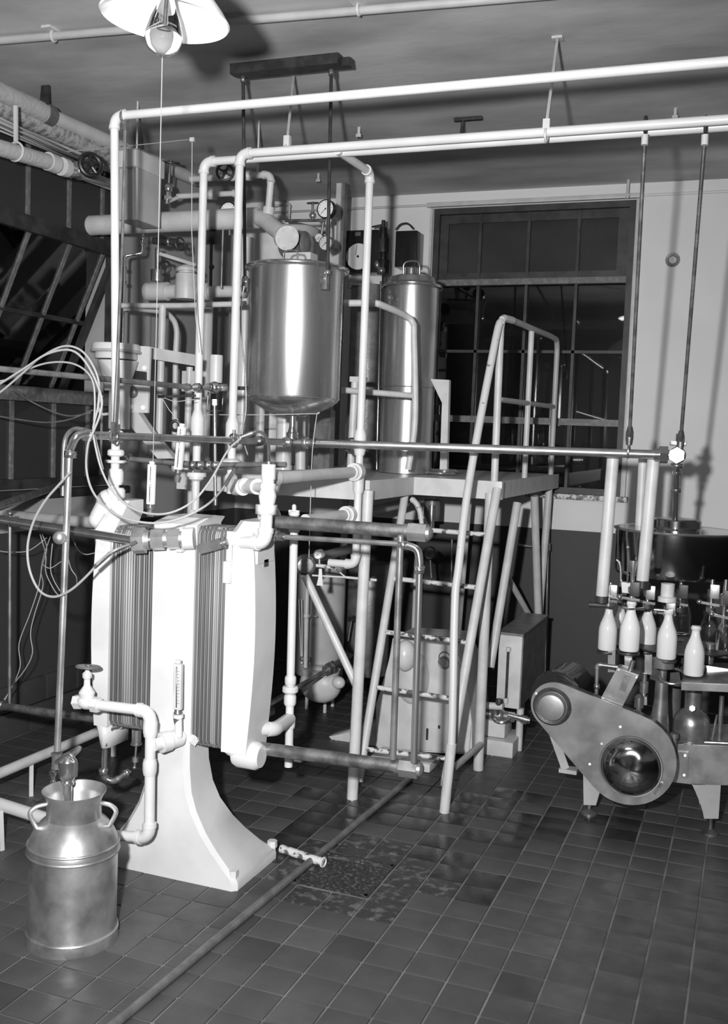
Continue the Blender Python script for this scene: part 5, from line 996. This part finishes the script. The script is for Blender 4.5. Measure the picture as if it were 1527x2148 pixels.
t.p('body', G().box(((a.x + b.x) / 2 + 0, yc + .38, (a.z + b.z) / 2), (b.x - a.x, .76, b.z - a.z), bev=.008), 'pale_paint'); t.p('top', G().box(((a.x + b.x) / 2, yc + .38, b.z + .008), (b.x - a.x + .02, .79, .016)), 'cast_grey')
t.p('side_panel', G().box((b.x + .003, yc + .38, (a.z + b.z) / 2), (.006, .74, b.z - a.z - .02)), 'cast_grey', 'dark side panel')
t.p('sight_glass', G().cyl(P(1066, 1365, yc - .02), P(1061, 1470, yc - .02), .008), 'black_iron'); t.p('glass_fitting', G().cyl(P(1067, 1358, yc - .02), P(1066, 1366, yc - .02), .015), 'pale_paint'); t.p('glass_fitting', G().cyl(P(1061, 1464, yc - .02), P(1061, 1474, yc - .02), .015), 'pale_paint')
for x, yy in ((1045, yc + .03), (1092, yc + .03), (1094, yc + .7)): q = P(x, 1480, yy); t.p('leg', G().cyl((q.x, yy, 0), (q.x, yy, zl_), .022), 'pale_paint')
yp = 6.0
t = TT('pump', 'small white pump with chrome fittings on a stepped base', 'pump', P(1045, 1580, yp))
t.p('base', G().box(P(1045, 1556, yp + .1), (.25, .3, .1), bev=.01).box(P(1040, 1520, yp + .1), (.16, .2, .1), bev=.01), 'pale_paint'); bq = P(1045, 1500, yp + .05)
t.p('body', G().ball(bq, .045, (1.2, 1, 1)).cyl(bq - V((.1, 0, 0)), bq + V((.1, 0, 0)), .03), 'pipe_steel'); t.p('stem', G().cyl(P(1046, 1475, yp), P(1044, 1500, yp), .008), 'black_iron'); t.p('knob', G().lathe(P(1047, 1473, yp), [(0, -.02), (.02, -.02), (.025, 0), (.02, .02), (0, .02)]), 'black_iron'); t.p('outlet', G().cyl(P(1066, 1500, yp), P(1112, 1512, yp), .018).cyl(P(1092, 1507, yp), P(1106, 1511, yp), .025), 'polished_steel')
t.p('pipe', G().cyl(P(985, 1478, yp), P(1055, 1482, yp), .022), 'pale_paint'); t.p('coil', G().ring(P(1052, 1505, yp), .05, .01, (0, -.4, 1)), 'polished_steel')
# tanks behind the press, right
t = TT('grey_boiler', 'grey upright boiler with a gauge glass behind the right of the press', 'tank', P(672, 1410, 6.3)); vcyl(t, 'shell', 672, 1180, 1412, 6.3, 50, 'grey_enamel', n=48, dome=.03); t.p('riser', G().cyl(P(645, 1225, 6.0), P(641, 1400, 6.0), .014), 'pale_paint'); t.p('gauge_glass', G().cyl(P(627, 1257, 6.0), P(632, 1392, 6.0), .004).cyl(P(633, 1257, 6.0), P(634, 1392, 6.0), .004), 'pale_paint'); t.p('valve', G().ball(P(643, 1292, 6.0), .022).cyl(P(643, 1292, 6.0), P(665, 1293, 6.0), .007), 'pale_paint'); t.p('cock', G().ball(P(634, 1382, 6.0), .018).ball(P(650, 1383, 6.0), .016), 'cast_grey')
t = TT('dark_boiler', 'dark upright tank half hidden by the first platform post', 'tank', P(770, 1400, 6.9)); vcyl(t, 'shell', 772, 1180, 1412, 6.9, 46, 'cast_grey', n=48); wheelp(t, 738, 1297, 6.5, 10, (0, -.3, 1)); t.p('stem', G().cyl(P(738, 1297, 6.5), P(730, 1345, 6.5), .007), 'cast_grey')
t = TT('float_trap', 'white rounded trap on three short legs under the grey boiler', 'trap', P(680, 1490, 6.0)); q = P(672, 1435, 6.05); t.p('body', G().ball(q, S(46, q), (1.0, .7, .85), 28), 'pale_paint'); t.p('nose', G().ball(P(710, 1432, 6.0), S(13, q), (1.1, 1, 1)), 'white_enamel'); t.p('deck', G().lathe(P(672, 1412, 6.05), [(0, 0), (S(40, q), 0), (S(42, q), .03), (0, .03)]), 'pale_paint')
for x, y in ((643, 1487), (681, 1495), (697, 1482)): q2_ = PZ(x, y); t.p('leg', G().cyl(q2_, (q2_.x, q2_.y, .16), .012), 'pale_paint')
a, b = P(540, 1492, 5.0), P(692, 1402, 5.9)
t = TT('suction_pipe', 'dark steel pipe with a stepped hexagon union crossing behind the stand pipe', 'pipe', b); d = (b - a).normalized(); t.p('pipe', G().cyl(a, b, .016), 'pipe_steel'); t.p('hex_union', G().hexn(b - d * .05, b, .036).hexn(b, b + d * .04, .042).cyl(b + d * .04, b + d * .3, .025), 'tarnished_steel'); q = P(568, 1490, 4.9); t.p('muff', G().hexn(q - d * .12, q, .03), 'tarnished_steel')
t = TT('float_ball', 'dull steel disc-shaped float housing under the tie bars', 'float', P(640, 1185, 5.0)); q = P(640, 1184, 5.0); t.p('housing', G().lathe(q, [(0, .05), (S(16, q), .045), (S(22, q), .03), (S(23, q), 0), (S(20, q), -.04), (0, -.05)], (.5, -1, 0), 32), 'tarnished_steel'); t.p('arm', G().cyl(P(655, 1207, 5.0), P(726, 1211, 5.0), .005).cyl(P(726, 1211, 5.0), P(790, 1217, 5.0), .007), 'pale_paint'); t.p('arm', G().cyl(P(664, 1186, 5.0), P(700, 1190, 5.0), .01).cyl(P(700, 1190, 5.0), P(724, 1210, 5.0), .004), 'chipped_paint')
q = P(672, 1192, 4.98); t = TT('paper_tag', 'small curled paper tag hanging under the little dial gauge', 'tag', q); t.p('tag', G().loft([[P(669, 1193, 4.98), P(675, 1193, 4.98), P(675, 1193, 4.985), P(669, 1193, 4.985)], [P(668, 1210, 4.97), P(676, 1209, 4.97), P(676, 1209, 4.975), P(668, 1210, 4.975)], [P(664, 1228, 4.98), P(677, 1229, 4.98), P(677, 1229, 4.985), P(664, 1228, 4.985)]]), 'paper')
# under the deck
t = spipe('deck_hose', 'curved white hose under the front step of the platform', curve([P(862, 1046, 5.75), P(874, 1055, 5.75), P(882, 1075, 5.75), P(885, 1105, 5.75)], 1), .014, 'pale_paint')
t = spipe('under_deck_pipe', 'pale thick pipe slanting under the platform deck', [P(660, 1100, 5.4), P(905, 1042, 7.2)], .032, 'pale_paint'); t = spipe('under_deck_pipe', 'second pale pipe sloping left under the lower tie bar', [P(655, 1172, 5.6), P(760, 1145, 6.6)], .03, 'grey_enamel')
t = spipe('tall_rod', 'thin upright rod behind the ladder rungs', [P(948, 1128, 6.6), P(944, 1400, 6.6)], .006, 'pipe_steel'); t = TT('deck_motor', 'dark motor hanging under the platform deck behind the ladder', 'motor', P(905, 1090, 6.9)); vcyl(t, 'drum', 906, 1048, 1092, 6.9, 17, 'cast_grey'); vcyl(t, 'core', 905, 1060, 1110, 6.8, 7, 'pipe_steel')
t = spipe('wall_riser', 'bright thin steel pipe with a T-joint on the dark back wall', [P(1153, 1030, 7.5), P(1143, 1420, 7.5)], .011, 'polished_steel'); t.p('tee', G().cyl(P(1085, 1143, 7.5), P(1148, 1150, 7.5), .010).hexn(P(1150, 1140, 7.5), P(1150, 1155, 7.5), .02), 'pipe_steel')
t = TT('coiled_tube', 'coil of bright tube lying on the platform deck', 'coil', P(925, 985, 6.0)); q = V((P(925, 980, 6.1).x, 6.1, 1.685)); t.p('coil', G().ring(q, .09, .008).ring(q + V((.02, .02, .015)), .08, .008), 'polished_steel')
